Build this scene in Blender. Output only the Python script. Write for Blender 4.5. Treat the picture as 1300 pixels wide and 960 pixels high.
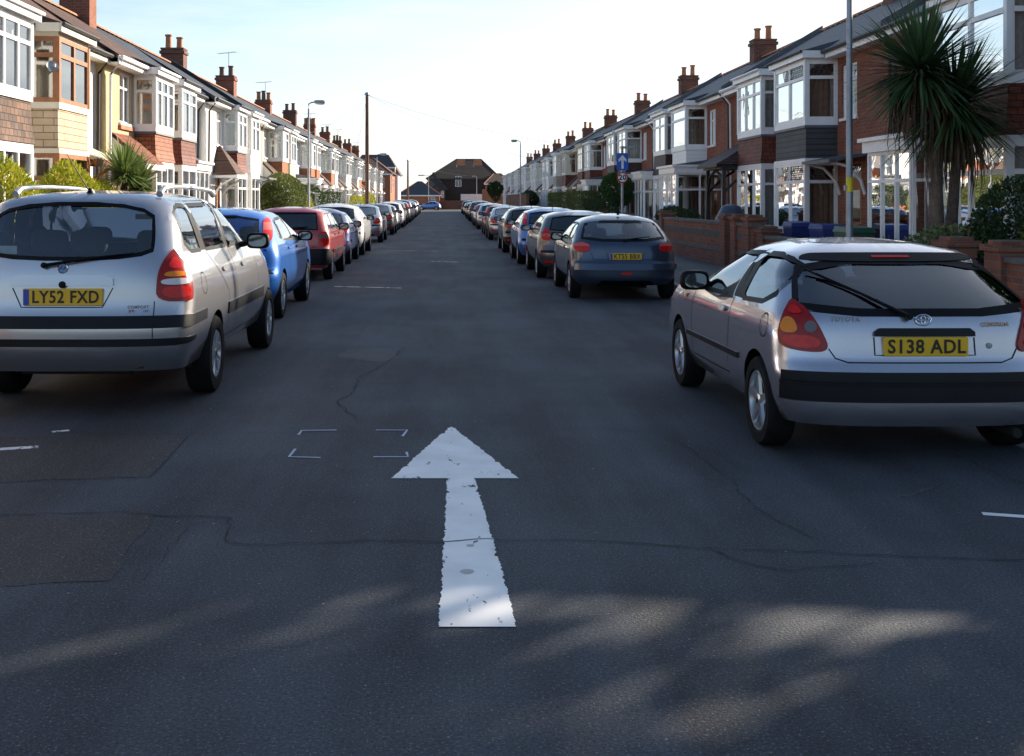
import bpy, bmesh, math, random
from mathutils import Vector, Matrix
from math import sin, cos, pi, radians, sqrt, atan2, floor
for _o in list(bpy.data.objects): bpy.data.objects.remove(_o)
SC = bpy.context.scene
COL = SC.collection
random.seed(7)

# ------------------------------------------------------------ camera, sky, sun, exposure
F = 1400.0; VX = 565.0; HY = 254.0; CH = 1.58
cd = bpy.data.cameras.new('camera'); cam = bpy.data.objects.new('camera', cd); COL.objects.link(cam)
cam.location = (0, 0, CH); cam.rotation_euler = (radians(90), 0, 0)
cd.sensor_width = 36; cd.lens = F/1300*36
cd.shift_x = (650-VX)/1300; cd.shift_y = -(480-HY)/1300
cd.clip_start = .05; cd.clip_end = 3000
SC.camera = cam
SUN_AZ = radians(50)      # from +Y (down the street) towards +X
SUN_EL = radians(19.5)
w = bpy.data.worlds.new('World'); SC.world = w; w.use_nodes = True
nt = w.node_tree; N = nt.nodes; L = nt.links
for n in list(N): N.remove(n)
out = N.new('ShaderNodeOutputWorld'); bg = N.new('ShaderNodeBackground'); bg.inputs['Strength'].default_value = .095
sky = N.new('ShaderNodeTexSky'); sky.sky_type = 'NISHITA'; sky.sun_disc = False
sky.sun_elevation = SUN_EL; sky.sun_rotation = SUN_AZ; sky.air_density = 1.0; sky.dust_density = 1.2; sky.ozone_density = 2.0
tc = N.new('ShaderNodeTexCoord'); sep = N.new('ShaderNodeSeparateXYZ'); L.new(tc.outputs['Generated'], sep.inputs[0])
def wmath(op, a, b=None, clamp=False):
    m = N.new('ShaderNodeMath'); m.operation = op; m.use_clamp = clamp
    for i, v in enumerate((a, b)):
        if v is None: continue
        if isinstance(v, (int, float)): m.inputs[i].default_value = v
        else: L.new(v, m.inputs[i])
    return m.outputs[0]
# thin bright haze low over the street, brightest around the low sun, and thin high cloud
mp = N.new('ShaderNodeMapping'); mp.inputs['Scale'].default_value = (1.2, 1.2, 7); mp.inputs['Rotation'].default_value = (.06, -.12, .2)
L.new(tc.outputs['Generated'], mp.inputs[0])
noi = N.new('ShaderNodeTexNoise'); noi.inputs['Scale'].default_value = 4.2; noi.inputs['Detail'].default_value = 7; noi.inputs['Roughness'].default_value = .55
L.new(mp.outputs[0], noi.inputs['Vector'])
dot = N.new('ShaderNodeVectorMath'); dot.operation = 'DOT_PRODUCT'; L.new(tc.outputs['Generated'], dot.inputs[0])
dot.inputs[1].default_value = (sin(SUN_AZ)*.95, cos(SUN_AZ)*.95, .3)
low = wmath('SUBTRACT', 1.0, wmath('MULTIPLY', wmath('ABSOLUTE', sep.outputs['Z']), 5.2), True)
low = wmath('POWER', low, .8)
wisp = wmath('MULTIPLY', wmath('SUBTRACT', noi.outputs['Fac'], .46, True), 5.0, True)
glow = wmath('MULTIPLY', wmath('SUBTRACT', dot.outputs['Value'], .50, True), 1.5, True)
high = wmath('SUBTRACT', 1.0, wmath('MULTIPLY', sep.outputs['Z'], 1.6), True)
fac = wmath('ADD', wmath('MULTIPLY', low, .55), wmath('MULTIPLY', wisp, wmath('MULTIPLY', wmath('POWER', high, 1.2), .55)), True)
fac = wmath('ADD', fac, wmath('MULTIPLY', glow, .6), True)
mx = N.new('ShaderNodeMix'); mx.data_type = 'RGBA'
L.new(fac, mx.inputs['Factor']); L.new(sky.outputs[0], mx.inputs['A']); mx.inputs['B'].default_value = (4.7, 5.15, 5.5, 1)
L.new(mx.outputs['Result'], bg.inputs['Color']); L.new(bg.outputs[0], out.inputs[0])
sl = bpy.data.lights.new('sun', 'SUN'); sun = bpy.data.objects.new('sun', sl); COL.objects.link(sun)
sl.energy = 5.0; sl.angle = radians(.55); sl.color = (1, .87, .70)
sd = Vector((sin(SUN_AZ)*cos(SUN_EL), cos(SUN_AZ)*cos(SUN_EL), sin(SUN_EL)))
sun.rotation_euler = sd.to_track_quat('Z', 'Y').to_euler(); sun.location = (60, 60, 40)
SC.view_settings.view_transform = 'Standard'; SC.view_settings.look = 'None'
SC.view_settings.exposure = 1.2; SC.view_settings.gamma = 1
try: SC.view_settings.use_curve_mapping = False
except Exception: pass
SC.render.engine = 'CYCLES'
SC.cycles.use_denoising = True
SC.cycles.max_bounces = 8; SC.cycles.transparent_max_bounces = 16; SC.cycles.caustics_refractive = False
SC.cycles.sample_clamp_indirect = 10; SC.cycles.blur_glossy = .5

# ------------------------------------------------------------ materials
MC = {}
def nmat(name):
    m = bpy.data.materials.new(name); m.use_nodes = True
    return m, m.node_tree, m.node_tree.nodes['Principled BSDF']
def setp(b, **k):
    for a, v in k.items():
        a = {'rough': 'Roughness', 'metal': 'Metallic', 'col': 'Base Color', 'coat': 'Coat Weight', 'coatr': 'Coat Roughness', 'spec': 'Specular IOR Level', 'sub': 'Subsurface Weight'}[a]
        b.inputs[a].default_value = (*v, 1) if isinstance(v, tuple) else v
def plain(name, col, rough=.5, metal=0, coat=0, spec=.5, var=.12, scale=6, bump=0, bscale=60):
    """principled with a slow noise in its colour, so nothing is dead flat"""
    if name in MC: return MC[name]
    m, t, b = nmat(name); setp(b, rough=rough, metal=metal, coat=coat, spec=spec)
    n = t.nodes.new('ShaderNodeTexNoise'); n.inputs['Scale'].default_value = scale; n.inputs['Detail'].default_value = 6
    g = t.nodes.new('ShaderNodeNewGeometry'); t.links.new(g.outputs['Position'], n.inputs['Vector'])
    r = t.nodes.new('ShaderNodeValToRGB'); t.links.new(n.outputs['Fac'], r.inputs[0])
    r.color_ramp.elements[0].position = .3; r.color_ramp.elements[1].position = .7
    r.color_ramp.elements[0].color = (*[c*(1-var) for c in col], 1); r.color_ramp.elements[1].color = (*[min(1, c*(1+var)) for c in col], 1)
    t.links.new(r.outputs[0], b.inputs['Base Color'])
    if bump:
        n2 = t.nodes.new('ShaderNodeTexNoise'); n2.inputs['Scale'].default_value = bscale; t.links.new(g.outputs['Position'], n2.inputs['Vector'])
        bp = t.nodes.new('ShaderNodeBump'); bp.inputs['Strength'].default_value = bump; bp.inputs['Distance'].default_value = .01
        t.links.new(n2.outputs['Fac'], bp.inputs['Height']); t.links.new(bp.outputs[0], b.inputs['Normal'])
    MC[name] = m; return m
def brick(name, c1, c2, mortar, bw=.225, bh=.075, ms=.010, rough=.85, bump=.5, slope=1.0, offset=.5, dirt=.25):
    if name in MC: return MC[name]
    m, t, b = nmat(name); setp(b, rough=rough, spec=.3)
    g = t.nodes.new('ShaderNodeNewGeometry'); s = t.nodes.new('ShaderNodeSeparateXYZ'); t.links.new(g.outputs['Position'], s.inputs[0])
    a = t.nodes.new('ShaderNodeMath'); a.operation = 'ADD'; t.links.new(s.outputs[0], a.inputs[0]) if slope == 1.0 else None
    t.links.new(s.outputs[1], a.inputs[1])
    if slope != 1.0: a.inputs[0].default_value = 0
    z = t.nodes.new('ShaderNodeMath'); z.operation = 'MULTIPLY'; t.links.new(s.outputs[2], z.inputs[0]); z.inputs[1].default_value = slope
    c = t.nodes.new('ShaderNodeCombineXYZ'); t.links.new(a.outputs[0], c.inputs[0]); t.links.new(z.outputs[0], c.inputs[1])
    br = t.nodes.new('ShaderNodeTexBrick'); t.links.new(c.outputs[0], br.inputs['Vector'])
    br.inputs['Scale'].default_value = 1; br.inputs['Brick Width'].default_value = bw; br.inputs['Row Height'].default_value = bh
    br.inputs['Mortar Size'].default_value = ms; br.inputs['Mortar Smooth'].default_value = .3; br.inputs['Bias'].default_value = 0; br.offset = offset
    br.inputs['Color1'].default_value = (*c1, 1); br.inputs['Color2'].default_value = (*c2, 1); br.inputs['Mortar'].default_value = (*mortar, 1)
    n = t.nodes.new('ShaderNodeTexNoise'); n.inputs['Scale'].default_value = 1.7; n.inputs['Detail'].default_value = 8; n.inputs['Roughness'].default_value = .65
    t.links.new(g.outputs['Position'], n.inputs['Vector'])
    r = t.nodes.new('ShaderNodeMapRange'); r.inputs[1].default_value = .3; r.inputs[2].default_value = .75; r.inputs[3].default_value = 1+dirt*.5; r.inputs[4].default_value = 1-dirt
    t.links.new(n.outputs['Fac'], r.inputs[0])
    vm = t.nodes.new('ShaderNodeVectorMath'); vm.operation = 'SCALE'; t.links.new(br.outputs['Color'], vm.inputs[0]); t.links.new(r.outputs[0], vm.inputs['Scale'])
    t.links.new(vm.outputs[0], b.inputs['Base Color'])
    bp = t.nodes.new('ShaderNodeBump'); bp.inputs['Strength'].default_value = bump; bp.inputs['Distance'].default_value = .012; bp.invert = True
    t.links.new(br.outputs['Fac'], bp.inputs['Height']); t.links.new(bp.outputs[0], b.inputs['Normal'])
    MC[name] = m; return m
def paint(name, col, metal=.0, rough=.32, flake=True):
    """car paint: clear coat over a (metallic) base, dark trim seen on the inside of the shell"""
    if name in MC: return MC[name]
    m, t, b = nmat(name); setp(b, rough=rough, metal=metal, coat=1.0, coatr=.04)
    g = t.nodes.new('ShaderNodeNewGeometry'); tcn = t.nodes.new('ShaderNodeTexCoord')
    n = t.nodes.new('ShaderNodeTexNoise'); n.inputs['Scale'].default_value = 2.3; n.inputs['Detail'].default_value = 5; t.links.new(tcn.outputs['Object'], n.inputs['Vector'])
    sp = t.nodes.new('ShaderNodeSeparateXYZ'); t.links.new(tcn.outputs['Object'], sp.inputs[0])
    # road dirt low on the body
    mr = t.nodes.new('ShaderNodeMapRange'); mr.inputs[1].default_value = .12; mr.inputs[2].default_value = .62; mr.inputs[3].default_value = .55; mr.inputs[4].default_value = 0
    t.links.new(sp.outputs[2], mr.inputs[0])
    mm = t.nodes.new('ShaderNodeMath'); mm.operation = 'MULTIPLY'; t.links.new(mr.outputs[0], mm.inputs[0]); t.links.new(n.outputs['Fac'], mm.inputs[1])
    d = t.nodes.new('ShaderNodeMix'); d.data_type = 'RGBA'; d.inputs['A'].default_value = (*col, 1); d.inputs['B'].default_value = (.09, .08, .07, 1); t.links.new(mm.outputs[0], d.inputs['Factor'])
    e = t.nodes.new('ShaderNodeMix'); e.data_type = 'RGBA'; e.inputs['B'].default_value = (.025, .025, .027, 1)
    t.links.new(g.outputs['Backfacing'], e.inputs['Factor']); t.links.new(d.outputs['Result'], e.inputs['A']); t.links.new(e.outputs['Result'], b.inputs['Base Color'])
    ad = t.nodes.new('ShaderNodeMath'); ad.operation = 'SUBTRACT'; ad.inputs[0].default_value = 1; t.links.new(g.outputs['Backfacing'], ad.inputs[1])
    t.links.new(ad.outputs[0], b.inputs['Coat Weight'])
    rr = t.nodes.new('ShaderNodeMapRange'); rr.inputs[3].default_value = rough; rr.inputs[4].default_value = .8; t.links.new(g.outputs['Backfacing'], rr.inputs[0]); t.links.new(rr.outputs[0], b.inputs['Roughness'])
    mt = t.nodes.new('ShaderNodeMath'); mt.operation = 'MULTIPLY'; mt.inputs[1].default_value = metal; t.links.new(ad.outputs[0], mt.inputs[0]); t.links.new(mt.outputs[0], b.inputs['Metallic'])
    MC[name] = m; return m
def glassmat(name, tint=(.45, .5, .5), base=.05, rough=.02, gloss=(1, 1, 1)):
    """a pane: clear tinted glass with a mirror-like reflection that grows towards grazing"""
    if name in MC: return MC[name]
    m, t, b = nmat(name); t.nodes.remove(b); o = t.nodes['Material Output']
    tr = t.nodes.new('ShaderNodeBsdfTransparent'); tr.inputs[0].default_value = (*tint, 1)
    gl = t.nodes.new('ShaderNodeBsdfGlossy'); gl.inputs['Roughness'].default_value = rough; gl.inputs['Color'].default_value = (*gloss, 1)
    f = t.nodes.new('ShaderNodeFresnel'); f.inputs[0].default_value = 1.55
    a = t.nodes.new('ShaderNodeMath'); a.operation = 'MULTIPLY_ADD'; a.use_clamp = True; t.links.new(f.outputs[0], a.inputs[0]); a.inputs[1].default_value = 1.6; a.inputs[2].default_value = base
    mi = t.nodes.new('ShaderNodeMixShader'); t.links.new(a.outputs[0], mi.inputs[0]); t.links.new(tr.outputs[0], mi.inputs[1]); t.links.new(gl.outputs[0], mi.inputs[2])
    # old panes are never quite flat
    g = t.nodes.new('ShaderNodeNewGeometry'); n = t.nodes.new('ShaderNodeTexNoise'); n.inputs['Scale'].default_value = 1.6; t.links.new(g.outputs['Position'], n.inputs['Vector'])
    bp = t.nodes.new('ShaderNodeBump'); bp.inputs['Strength'].default_value = .12 if name == 'house_glass' else .02; bp.inputs['Distance'].default_value = .02
    t.links.new(n.outputs['Fac'], bp.inputs['Height']); t.links.new(bp.outputs[0], gl.inputs['Normal'])
    t.links.new(mi.outputs[0], o.inputs[0]); MC[name] = m; return m
def leafmat(name, c1, c2, scale=14):
    if name in MC: return MC[name]
    m, t, b = nmat(name); setp(b, rough=.55, spec=.35)
    g = t.nodes.new('ShaderNodeNewGeometry'); n = t.nodes.new('ShaderNodeTexWhiteNoise'); n.noise_dimensions = '1D'
    t.links.new(g.outputs['Random Per Island'], n.inputs['W'])
    mxx = t.nodes.new('ShaderNodeMix'); mxx.data_type = 'RGBA'; mxx.inputs['A'].default_value = (*c1, 1); mxx.inputs['B'].default_value = (*c2, 1)
    t.links.new(n.outputs['Value'], mxx.inputs['Factor']); t.links.new(mxx.outputs['Result'], b.inputs['Base Color'])
    tl = t.nodes.new('ShaderNodeBsdfTranslucent'); t.links.new(mxx.outputs['Result'], tl.inputs[0])
    ms = t.nodes.new('ShaderNodeMixShader'); ms.inputs[0].default_value = .3; o = t.nodes['Material Output']
    t.links.new(b.outputs[0], ms.inputs[1]); t.links.new(tl.outputs[0], ms.inputs[2]); t.links.new(ms.outputs[0], o.inputs[0])
    MC[name] = m; return m

WHITE = plain('white_upvc', (.80, .80, .80), .35, var=.04)
CREAMW = plain('cream_paint', (.70, .66, .55), .5, var=.06)
BROWNW = plain('brown_timber', (.30, .115, .04), .45, var=.2, scale=9)
DARKW = plain('black_timber', (.02, .018, .016), .5, var=.3)
BLACKP = plain('black_plastic', (.004, .0045, .006), .5, var=.2, spec=.15)
STRIP = plain('bumper_plastic', (.006, .0075, .011), .45, var=.25, spec=.2)
RUBBER = plain('rubber', (.009, .009, .010), .8, var=.3, spec=.15)
ALLOY = plain('alloy', (.50, .51, .53), .3, metal=.8, var=.1)
CHROME = plain('chrome', (.7, .7, .72), .15, metal=1, var=.05)
UNDER = plain('underbody', (.01, .01, .01), .9, var=.3)
SEATM = plain('seat_cloth', (.02, .022, .026), .9, var=.3)
LEAD = plain('lead', (.10, .105, .115), .55, var=.25)
RENDERW = plain('white_render', (.72, .71, .68), .85, var=.07, bump=.3, bscale=90, scale=1.3)
RENDERB = plain('beige_render', (.44, .35, .21), .9, var=.12, bump=.5, bscale=90, scale=1.5)
RENDERC = plain('cream_render', (.60, .54, .40), .9, var=.12, bump=.4, bscale=90, scale=1.5)
STONE = plain('stone_render', (.36, .33, .27), .9, var=.15, bump=.4, scale=2)
BRED = brick('red_brick', (.30, .085, .043), (.20, .060, .036), (.19, .15, .12))
BDULL = brick('dull_brick', (.20, .075, .045), (.13, .05, .035), (.15, .12, .10))
BGARD = brick('garden_brick', (.28, .095, .055), (.19, .07, .045), (.16, .13, .11))
BORANGE = brick('orange_brick', (.44, .14, .055), (.34, .10, .045), (.26, .20, .15))
TRED = brick('red_hung_tile', (.21, .055, .033), (.13, .038, .028), (.035, .014, .012), .17, .105, .007, .6, .9)
TORANGE = brick('orange_hung_tile', (.36, .125, .055), (.24, .08, .045), (.06, .025, .018), .17, .105, .007, .65, .9)
TBROWN = brick('brown_hung_tile', (.085, .045, .035), (.055, .032, .028), (.02, .012, .01), .17, .105, .007, .55, .9)
TOLD = brick('weathered_hung_tile', (.20, .115, .08), (.10, .07, .06), (.04, .03, .025), .17, .12, .008, .8, .9, dirt=.5)
TSTONE = brick('stone_cladding', (.58, .46, .33), (.50, .39, .27), (.22, .15, .09), .42, .135, .008, .85, .7)
BOARDW = brick('white_board', (.78, .78, .78), (.77, .77, .77), (.5, .5, .5), 9, .15, .004, .4, .5, dirt=.05)
BOARDG = brick('grey_board', (.075, .075, .08), (.06, .06, .065), (.012, .012, .012), 9, .13, .008, .6, .8)
SLATE = brick('slate_roof', (.045, .05, .058), (.03, .034, .042), (.012, .012, .013), .26, .28, .008, .55, .7, slope=2.0)
RTILE = brick('brown_roof_tile', (.13, .07, .05), (.08, .05, .042), (.025, .016, .014), .24, .24, .010, .8, .9, slope=2.0, dirt=.5)
RTILE2 = brick('red_roof_tile', (.28, .09, .055), (.19, .065, .045), (.05, .02, .015), .2, .2, .010, .8, .9, slope=2.0)
BROWNF = brick('brown_far_roof', (.045, .034, .027), (.032, .026, .022), (.03, .02, .02), .3, .3, .01, .9, .6, slope=2.0)
RIDGEM = plain('clay_ridge', (.40, .15, .07), .8, var=.25, scale=3)
POTM = plain('clay_pot', (.42, .17, .08), .8, var=.25, scale=8)
POTD = plain('sooty_pot', (.16, .10, .075), .9, var=.3, scale=8)
PLASTER = plain('room_plaster', (.42, .38, .31), .95, var=.1)
NET = plain('net_curtain', (.55, .53, .49), .95, var=.12, scale=12)
CURT = plain('brown_curtain', (.22, .15, .10), .95, var=.2, scale=10)
CONC = plain('concrete', (.26, .25, .235), .9, var=.2, bump=.3)
COPING = plain('dark_coping', (.11, .11, .11), .85, var=.25, bump=.3)
GALV = plain('galvanised_steel', (.30, .32, .35), .45, metal=.6, var=.15)
PVCD = plain('dark_gutter', (.03, .03, .03), .5)
HG = glassmat('house_glass', (.72, .74, .74), .06, .015)
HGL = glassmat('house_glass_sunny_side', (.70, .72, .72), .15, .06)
CGM = glassmat('car_glass_tinted', (.34, .41, .45), .03, .02)
MGL = plain('mirror_glass', (.16, .18, .20), .06, metal=1, var=.1)
CG = glassmat('car_glass', (.80, .84, .84), .03, .02)
CGD = glassmat('car_glass_dark', (.16, .19, .21), .03, .02)

# ------------------------------------------------------------ object helpers
def link(o, parent=None):
    COL.objects.link(o)
    if parent is not None: o.parent = parent
    return o
def tag(o, label=None, cat=None, group=None, kind=None):
    if label: o['label'] = label
    if cat: o['category'] = cat
    if group: o['group'] = group
    if kind: o['kind'] = kind
    return o
def thing(name, label, cat, loc, rz=0, group=None):
    o = bpy.data.objects.new(name, None); o.empty_display_size = .3; COL.objects.link(o)
    o.location = loc; o.rotation_euler = (0, 0, rz)
    return tag(o, label, cat, group)
class MB:
    """collects faces in world (or car) space; build() links them as one mesh relative to org"""
    def __init__(s): s.v = []; s.f = []; s.m = []; s.sm = []
    def face(s, pts, mi=0, sm=False):
        n = len(s.v); s.v += [tuple(p) for p in pts]; s.f.append(tuple(range(n, n+len(pts)))); s.m.append(mi); s.sm.append(sm)
    def mesh(s, vs, fs, mi=0, sm=False):
        n = len(s.v); s.v += [tuple(p) for p in vs]
        for f in fs: s.f.append(tuple(i+n for i in f)); s.m.append(mi); s.sm.append(sm)
    def hexa(s, c, mi=0):   # 8 corners: bottom 4, top 4
        s.mesh(c, [(0, 3, 2, 1), (4, 5, 6, 7), (0, 1, 5, 4), (1, 2, 6, 5), (2, 3, 7, 6), (3, 0, 4, 7)], mi)
    def box(s, x0, x1, y0, y1, z0, z1, mi=0, T=None):
        c = [(x0, y0, z0), (x1, y0, z0), (x1, y1, z0), (x0, y1, z0), (x0, y0, z1), (x1, y0, z1), (x1, y1, z1), (x0, y1, z1)]
        s.hexa([T(*p) for p in c] if T else c, mi)
    def tube(s, pts, r, k=8, mi=0, cap=True, taper=None):
        pts = [Vector(p) for p in pts]; rings = []; n = len(pts)
        for i, p in enumerate(pts):
            d = (pts[min(i+1, n-1)]-pts[max(i-1, 0)]).normalized()
            u = d.cross(Vector((0, 0, 1)));  u = d.cross(Vector((1, 0, 0))) if u.length < .1 else u
            u.normalize(); v = d.cross(u); rr = r if taper is None else taper[i]
            rings += [p+u*cos(2*pi*j/k)*rr+v*sin(2*pi*j/k)*rr for j in range(k)]
        fs = [(i*k+j, i*k+(j+1) % k, (i+1)*k+(j+1) % k, (i+1)*k+j) for i in range(n-1) for j in range(k)]
        if cap: fs += [tuple(range(k))[::-1], tuple((n-1)*k+j for j in range(k))]
        s.mesh(rings, fs, mi, True)
    def lathe(s, prof, o, ax='z', k=16, mi=0, T=None):   # prof [(r,h)]
        vs = []
        for r, h in prof:
            for j in range(k):
                a = 2*pi*j/k; c, d = r*cos(a), r*sin(a)
                vs.append((o[0]+c, o[1]+d, o[2]+h) if ax == 'z' else (o[0]+h, o[1]+c, o[2]+d) if ax == 'x' else (o[0]+c, o[1]+h, o[2]+d))
        n = len(prof)
        fs = [(i*k+j, i*k+(j+1) % k, (i+1)*k+(j+1) % k, (i+1)*k+j) for i in range(n-1) for j in range(k)]
        s.mesh(vs, fs, mi, True)
    def build(s, name, mats, parent=None, org=(0, 0, 0), recalc=True, bevel=0, sharp=True):
        me = bpy.data.meshes.new(name); ox, oy, oz = org
        me.from_pydata([(x-ox, y-oy, z-oz) for x, y, z in s.v], [], s.f)
        mats = mats if isinstance(mats, (list, tuple)) else [mats]
        for m in mats: me.materials.append(m)
        me.polygons.foreach_set('material_index', s.m); me.polygons.foreach_set('use_smooth', s.sm)
        if recalc:
            b = bmesh.new(); b.from_mesh(me); bmesh.ops.recalc_face_normals(b, faces=b.faces); b.to_mesh(me); b.free()
        o = bpy.data.objects.new(name, me); link(o, parent)
        if bevel:
            md = o.modifiers.new('b', 'BEVEL'); md.width = bevel; md.segments = 2; md.limit_method = 'ANGLE'
        if any(s.sm):
            try: me.set_sharp_from_angle(angle=radians(40))
            except Exception: pass
        return o
def textmesh(txt, size, bold=0.0, extrude=.001, sx=1.0):
    c = bpy.data.curves.new('t', 'FONT'); c.body = txt; c.size = size; c.offset = bold; c.extrude = extrude; c.align_x = 'CENTER'; c.align_y = 'CENTER'; c.resolution_u = 3
    c.space_character = 1.08
    o = bpy.data.objects.new('t', c); COL.objects.link(o)
    dg = bpy.context.evaluated_depsgraph_get(); me = bpy.data.meshes.new_from_object(o.evaluated_get(dg))
    bpy.data.objects.remove(o)
    for v in me.vertices: v.co.x *= sx
    return me
def text_part(name, txt, size, mat, parent, loc, rot=(pi/2, 0, 0), bold=0, sx=1.0):
    me = textmesh(txt, size, bold, sx=sx); me.materials.clear(); me.materials.append(mat)
    o = bpy.data.objects.new(name, me); link(o, parent); o.location = loc; o.rotation_euler = rot; return o
def pp(px, py, Y):   # point seen at photo pixel (px,py) at depth Y
    return Vector(((px-VX)*Y/F, Y, CH-(py-HY)*Y/F))
ORD = ['nearest', 'second', 'third', 'fourth', 'fifth', 'sixth', 'seventh', 'eighth', 'ninth', 'tenth', 'eleventh', 'twelfth', 'thirteenth', 'fourteenth', 'fifteenth', 'sixteenth',
       'seventeenth', 'eighteenth', 'nineteenth', 'twentieth', 'twenty-first', 'twenty-second', 'twenty-third', 'twenty-fourth', 'twenty-fifth', 'twenty-sixth', 'twenty-seventh', 'twenty-eighth', 'twenty-ninth', 'thirtieth']
# ------------------------------------------------------------ ground, road, pavements
def asphalt(name, c1, c2, patch=.38):
    m, t, b = nmat(name); setp(b, rough=.82, spec=.35)
    g = t.nodes.new('ShaderNodeNewGeometry')
    def noise(sc, det=4, ro=.5, vec=None):
        n = t.nodes.new('ShaderNodeTexNoise'); n.inputs['Scale'].default_value = sc; n.inputs['Detail'].default_value = det; n.inputs['Roughness'].default_value = ro
        t.links.new(vec or g.outputs['Position'], n.inputs['Vector']); return n
    n1 = noise(75, 4, .85); n2 = noise(.55, 6, .6)
    mp = t.nodes.new('ShaderNodeMapping'); mp.inputs['Scale'].default_value = (1, .12, 1); t.links.new(g.outputs['Position'], mp.inputs[0])
    n3 = noise(1.8, 4, .6, mp.outputs[0])
    r = t.nodes.new('ShaderNodeValToRGB'); t.links.new(n1.outputs['Fac'], r.inputs[0])
    e = r.color_ramp.elements; e[0].position = .32; e[1].position = .72; e[0].color = (*[c*.35 for c in c1], 1); e[1].color = (*[c*2.1 for c in c2], 1)
    ad = t.nodes.new('ShaderNodeMath'); ad.operation = 'ADD'; t.links.new(n2.outputs['Fac'], ad.inputs[0]); t.links.new(n3.outputs['Fac'], ad.inputs[1])
    mr = t.nodes.new('ShaderNodeMapRange'); mr.inputs[1].default_value = .82; mr.inputs[2].default_value = 1.18; mr.inputs[3].default_value = 1-patch; mr.inputs[4].default_value = 1+patch
    t.links.new(ad.outputs[0], mr.inputs[0])
    vm = t.nodes.new('ShaderNodeVectorMath'); vm.operation = 'SCALE'; t.links.new(r.outputs[0], vm.inputs[0]); t.links.new(mr.outputs[0], vm.inputs['Scale'])
    n5 = noise(95, 2, .5); r5 = t.nodes.new('ShaderNodeMapRange'); r5.inputs[1].default_value = .60; r5.inputs[2].default_value = .70; r5.inputs[4].default_value = .9; t.links.new(n5.outputs['Fac'], r5.inputs[0])
    m5 = t.nodes.new('ShaderNodeMix'); m5.data_type = 'RGBA'; t.links.new(r5.outputs[0], m5.inputs['Factor']); t.links.new(vm.outputs[0], m5.inputs['A']); m5.inputs['B'].default_value = (.17, .175, .18, 1)
    t.links.new(m5.outputs['Result'], b.inputs['Base Color'])
    bp = t.nodes.new('ShaderNodeBump'); bp.inputs['Strength'].default_value = 1; bp.inputs['Distance'].default_value = .009
    n4 = noise(85, 3, .7); t.links.new(n4.outputs['Fac'], bp.inputs['Height']); t.links.new(bp.outputs[0], b.inputs['Normal'])
    return m
ASPH = asphalt('asphalt', (.034, .041, .053), (.040, .047, .059))
ASPB = asphalt('asphalt_repair', (.037, .036, .039), (.042, .039, .041), .25)
ASPL = asphalt('asphalt_pale', (.055, .058, .064), (.065, .067, .07), .25)
ASPV = asphalt('pavement_asphalt', (.075, .074, .074), (.085, .083, .08), .2)
CRACK = plain('crack_dark', (.010, .010, .011), 1)
TAR = plain('crack_tar', (.014, .015, .017), 1)
GRND = plain('garden_earth', (.09, .075, .05), .95, var=.4, scale=2)
def sheet(name, pts, z, mat, kind='structure', parent=None, **k):
    mb = MB(); mb.face([(x, y, z) for x, y in pts]); o = mb.build(name, mat, parent, recalc=False); tag(o, kind=kind, **k) if kind else None; return o
sheet('ground', [(-900, -300), (900, -300), (900, 1800), (-900, 1800)], -.02, GRND)
KL, KR = -4.15, 3.95          # kerb lines
WL, WR = -6.35, 6.3           # garden wall lines
sheet('road', [(KL, -30), (KR, -30), (KR, 172), (KL, 172)], 0.0, ASPH)
sheet('cross_road', [(-60, 172), (60, 172), (60, 180), (-60, 180)], 0.0, ASPH)
sheet('side_road', [(KR, -30), (60, -30), (60, 3.2), (KR, 3.2)], 0.0, ASPH)
sheet('side_road', [(-60, -30), (KL, -30), (KL, 2.2), (-60, 2.2)], 0.0, ASPH)
def pavement(x0, x1, y0, y1, kx):
    mb = MB(); mb.box(x0, x1, y0, y1, -.019, .115); tag(mb.build('pavement', ASPV), kind='structure')
    mb = MB(); k0, k1 = (kx, kx-.13) if kx < 0 else (kx, kx+.13)
    y = y0
    while y < y1:
        e = min(y+.91, y1); mb.box(min(k0, k1), max(k0, k1), y+.004, e-.004, -.018, .122+random.uniform(-.002, .002)); y += .915
    tag(mb.build('kerb', CONC), kind='structure')
pavement(WL-.1, KL-.133, 2.2, 172, KL)
pavement(KR+.133, WR+.1, 3.2, 172, KR)
sheet('garden_ground', [(-60, 2.2), (WL-.1, 2.2), (WL-.1, 172), (-60, 172)], .06, GRND)
sheet('garden_ground', [(WR+.1, 3.2), (60, 3.2), (60, 172), (WR+.1, 172)], .06, GRND)

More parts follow.
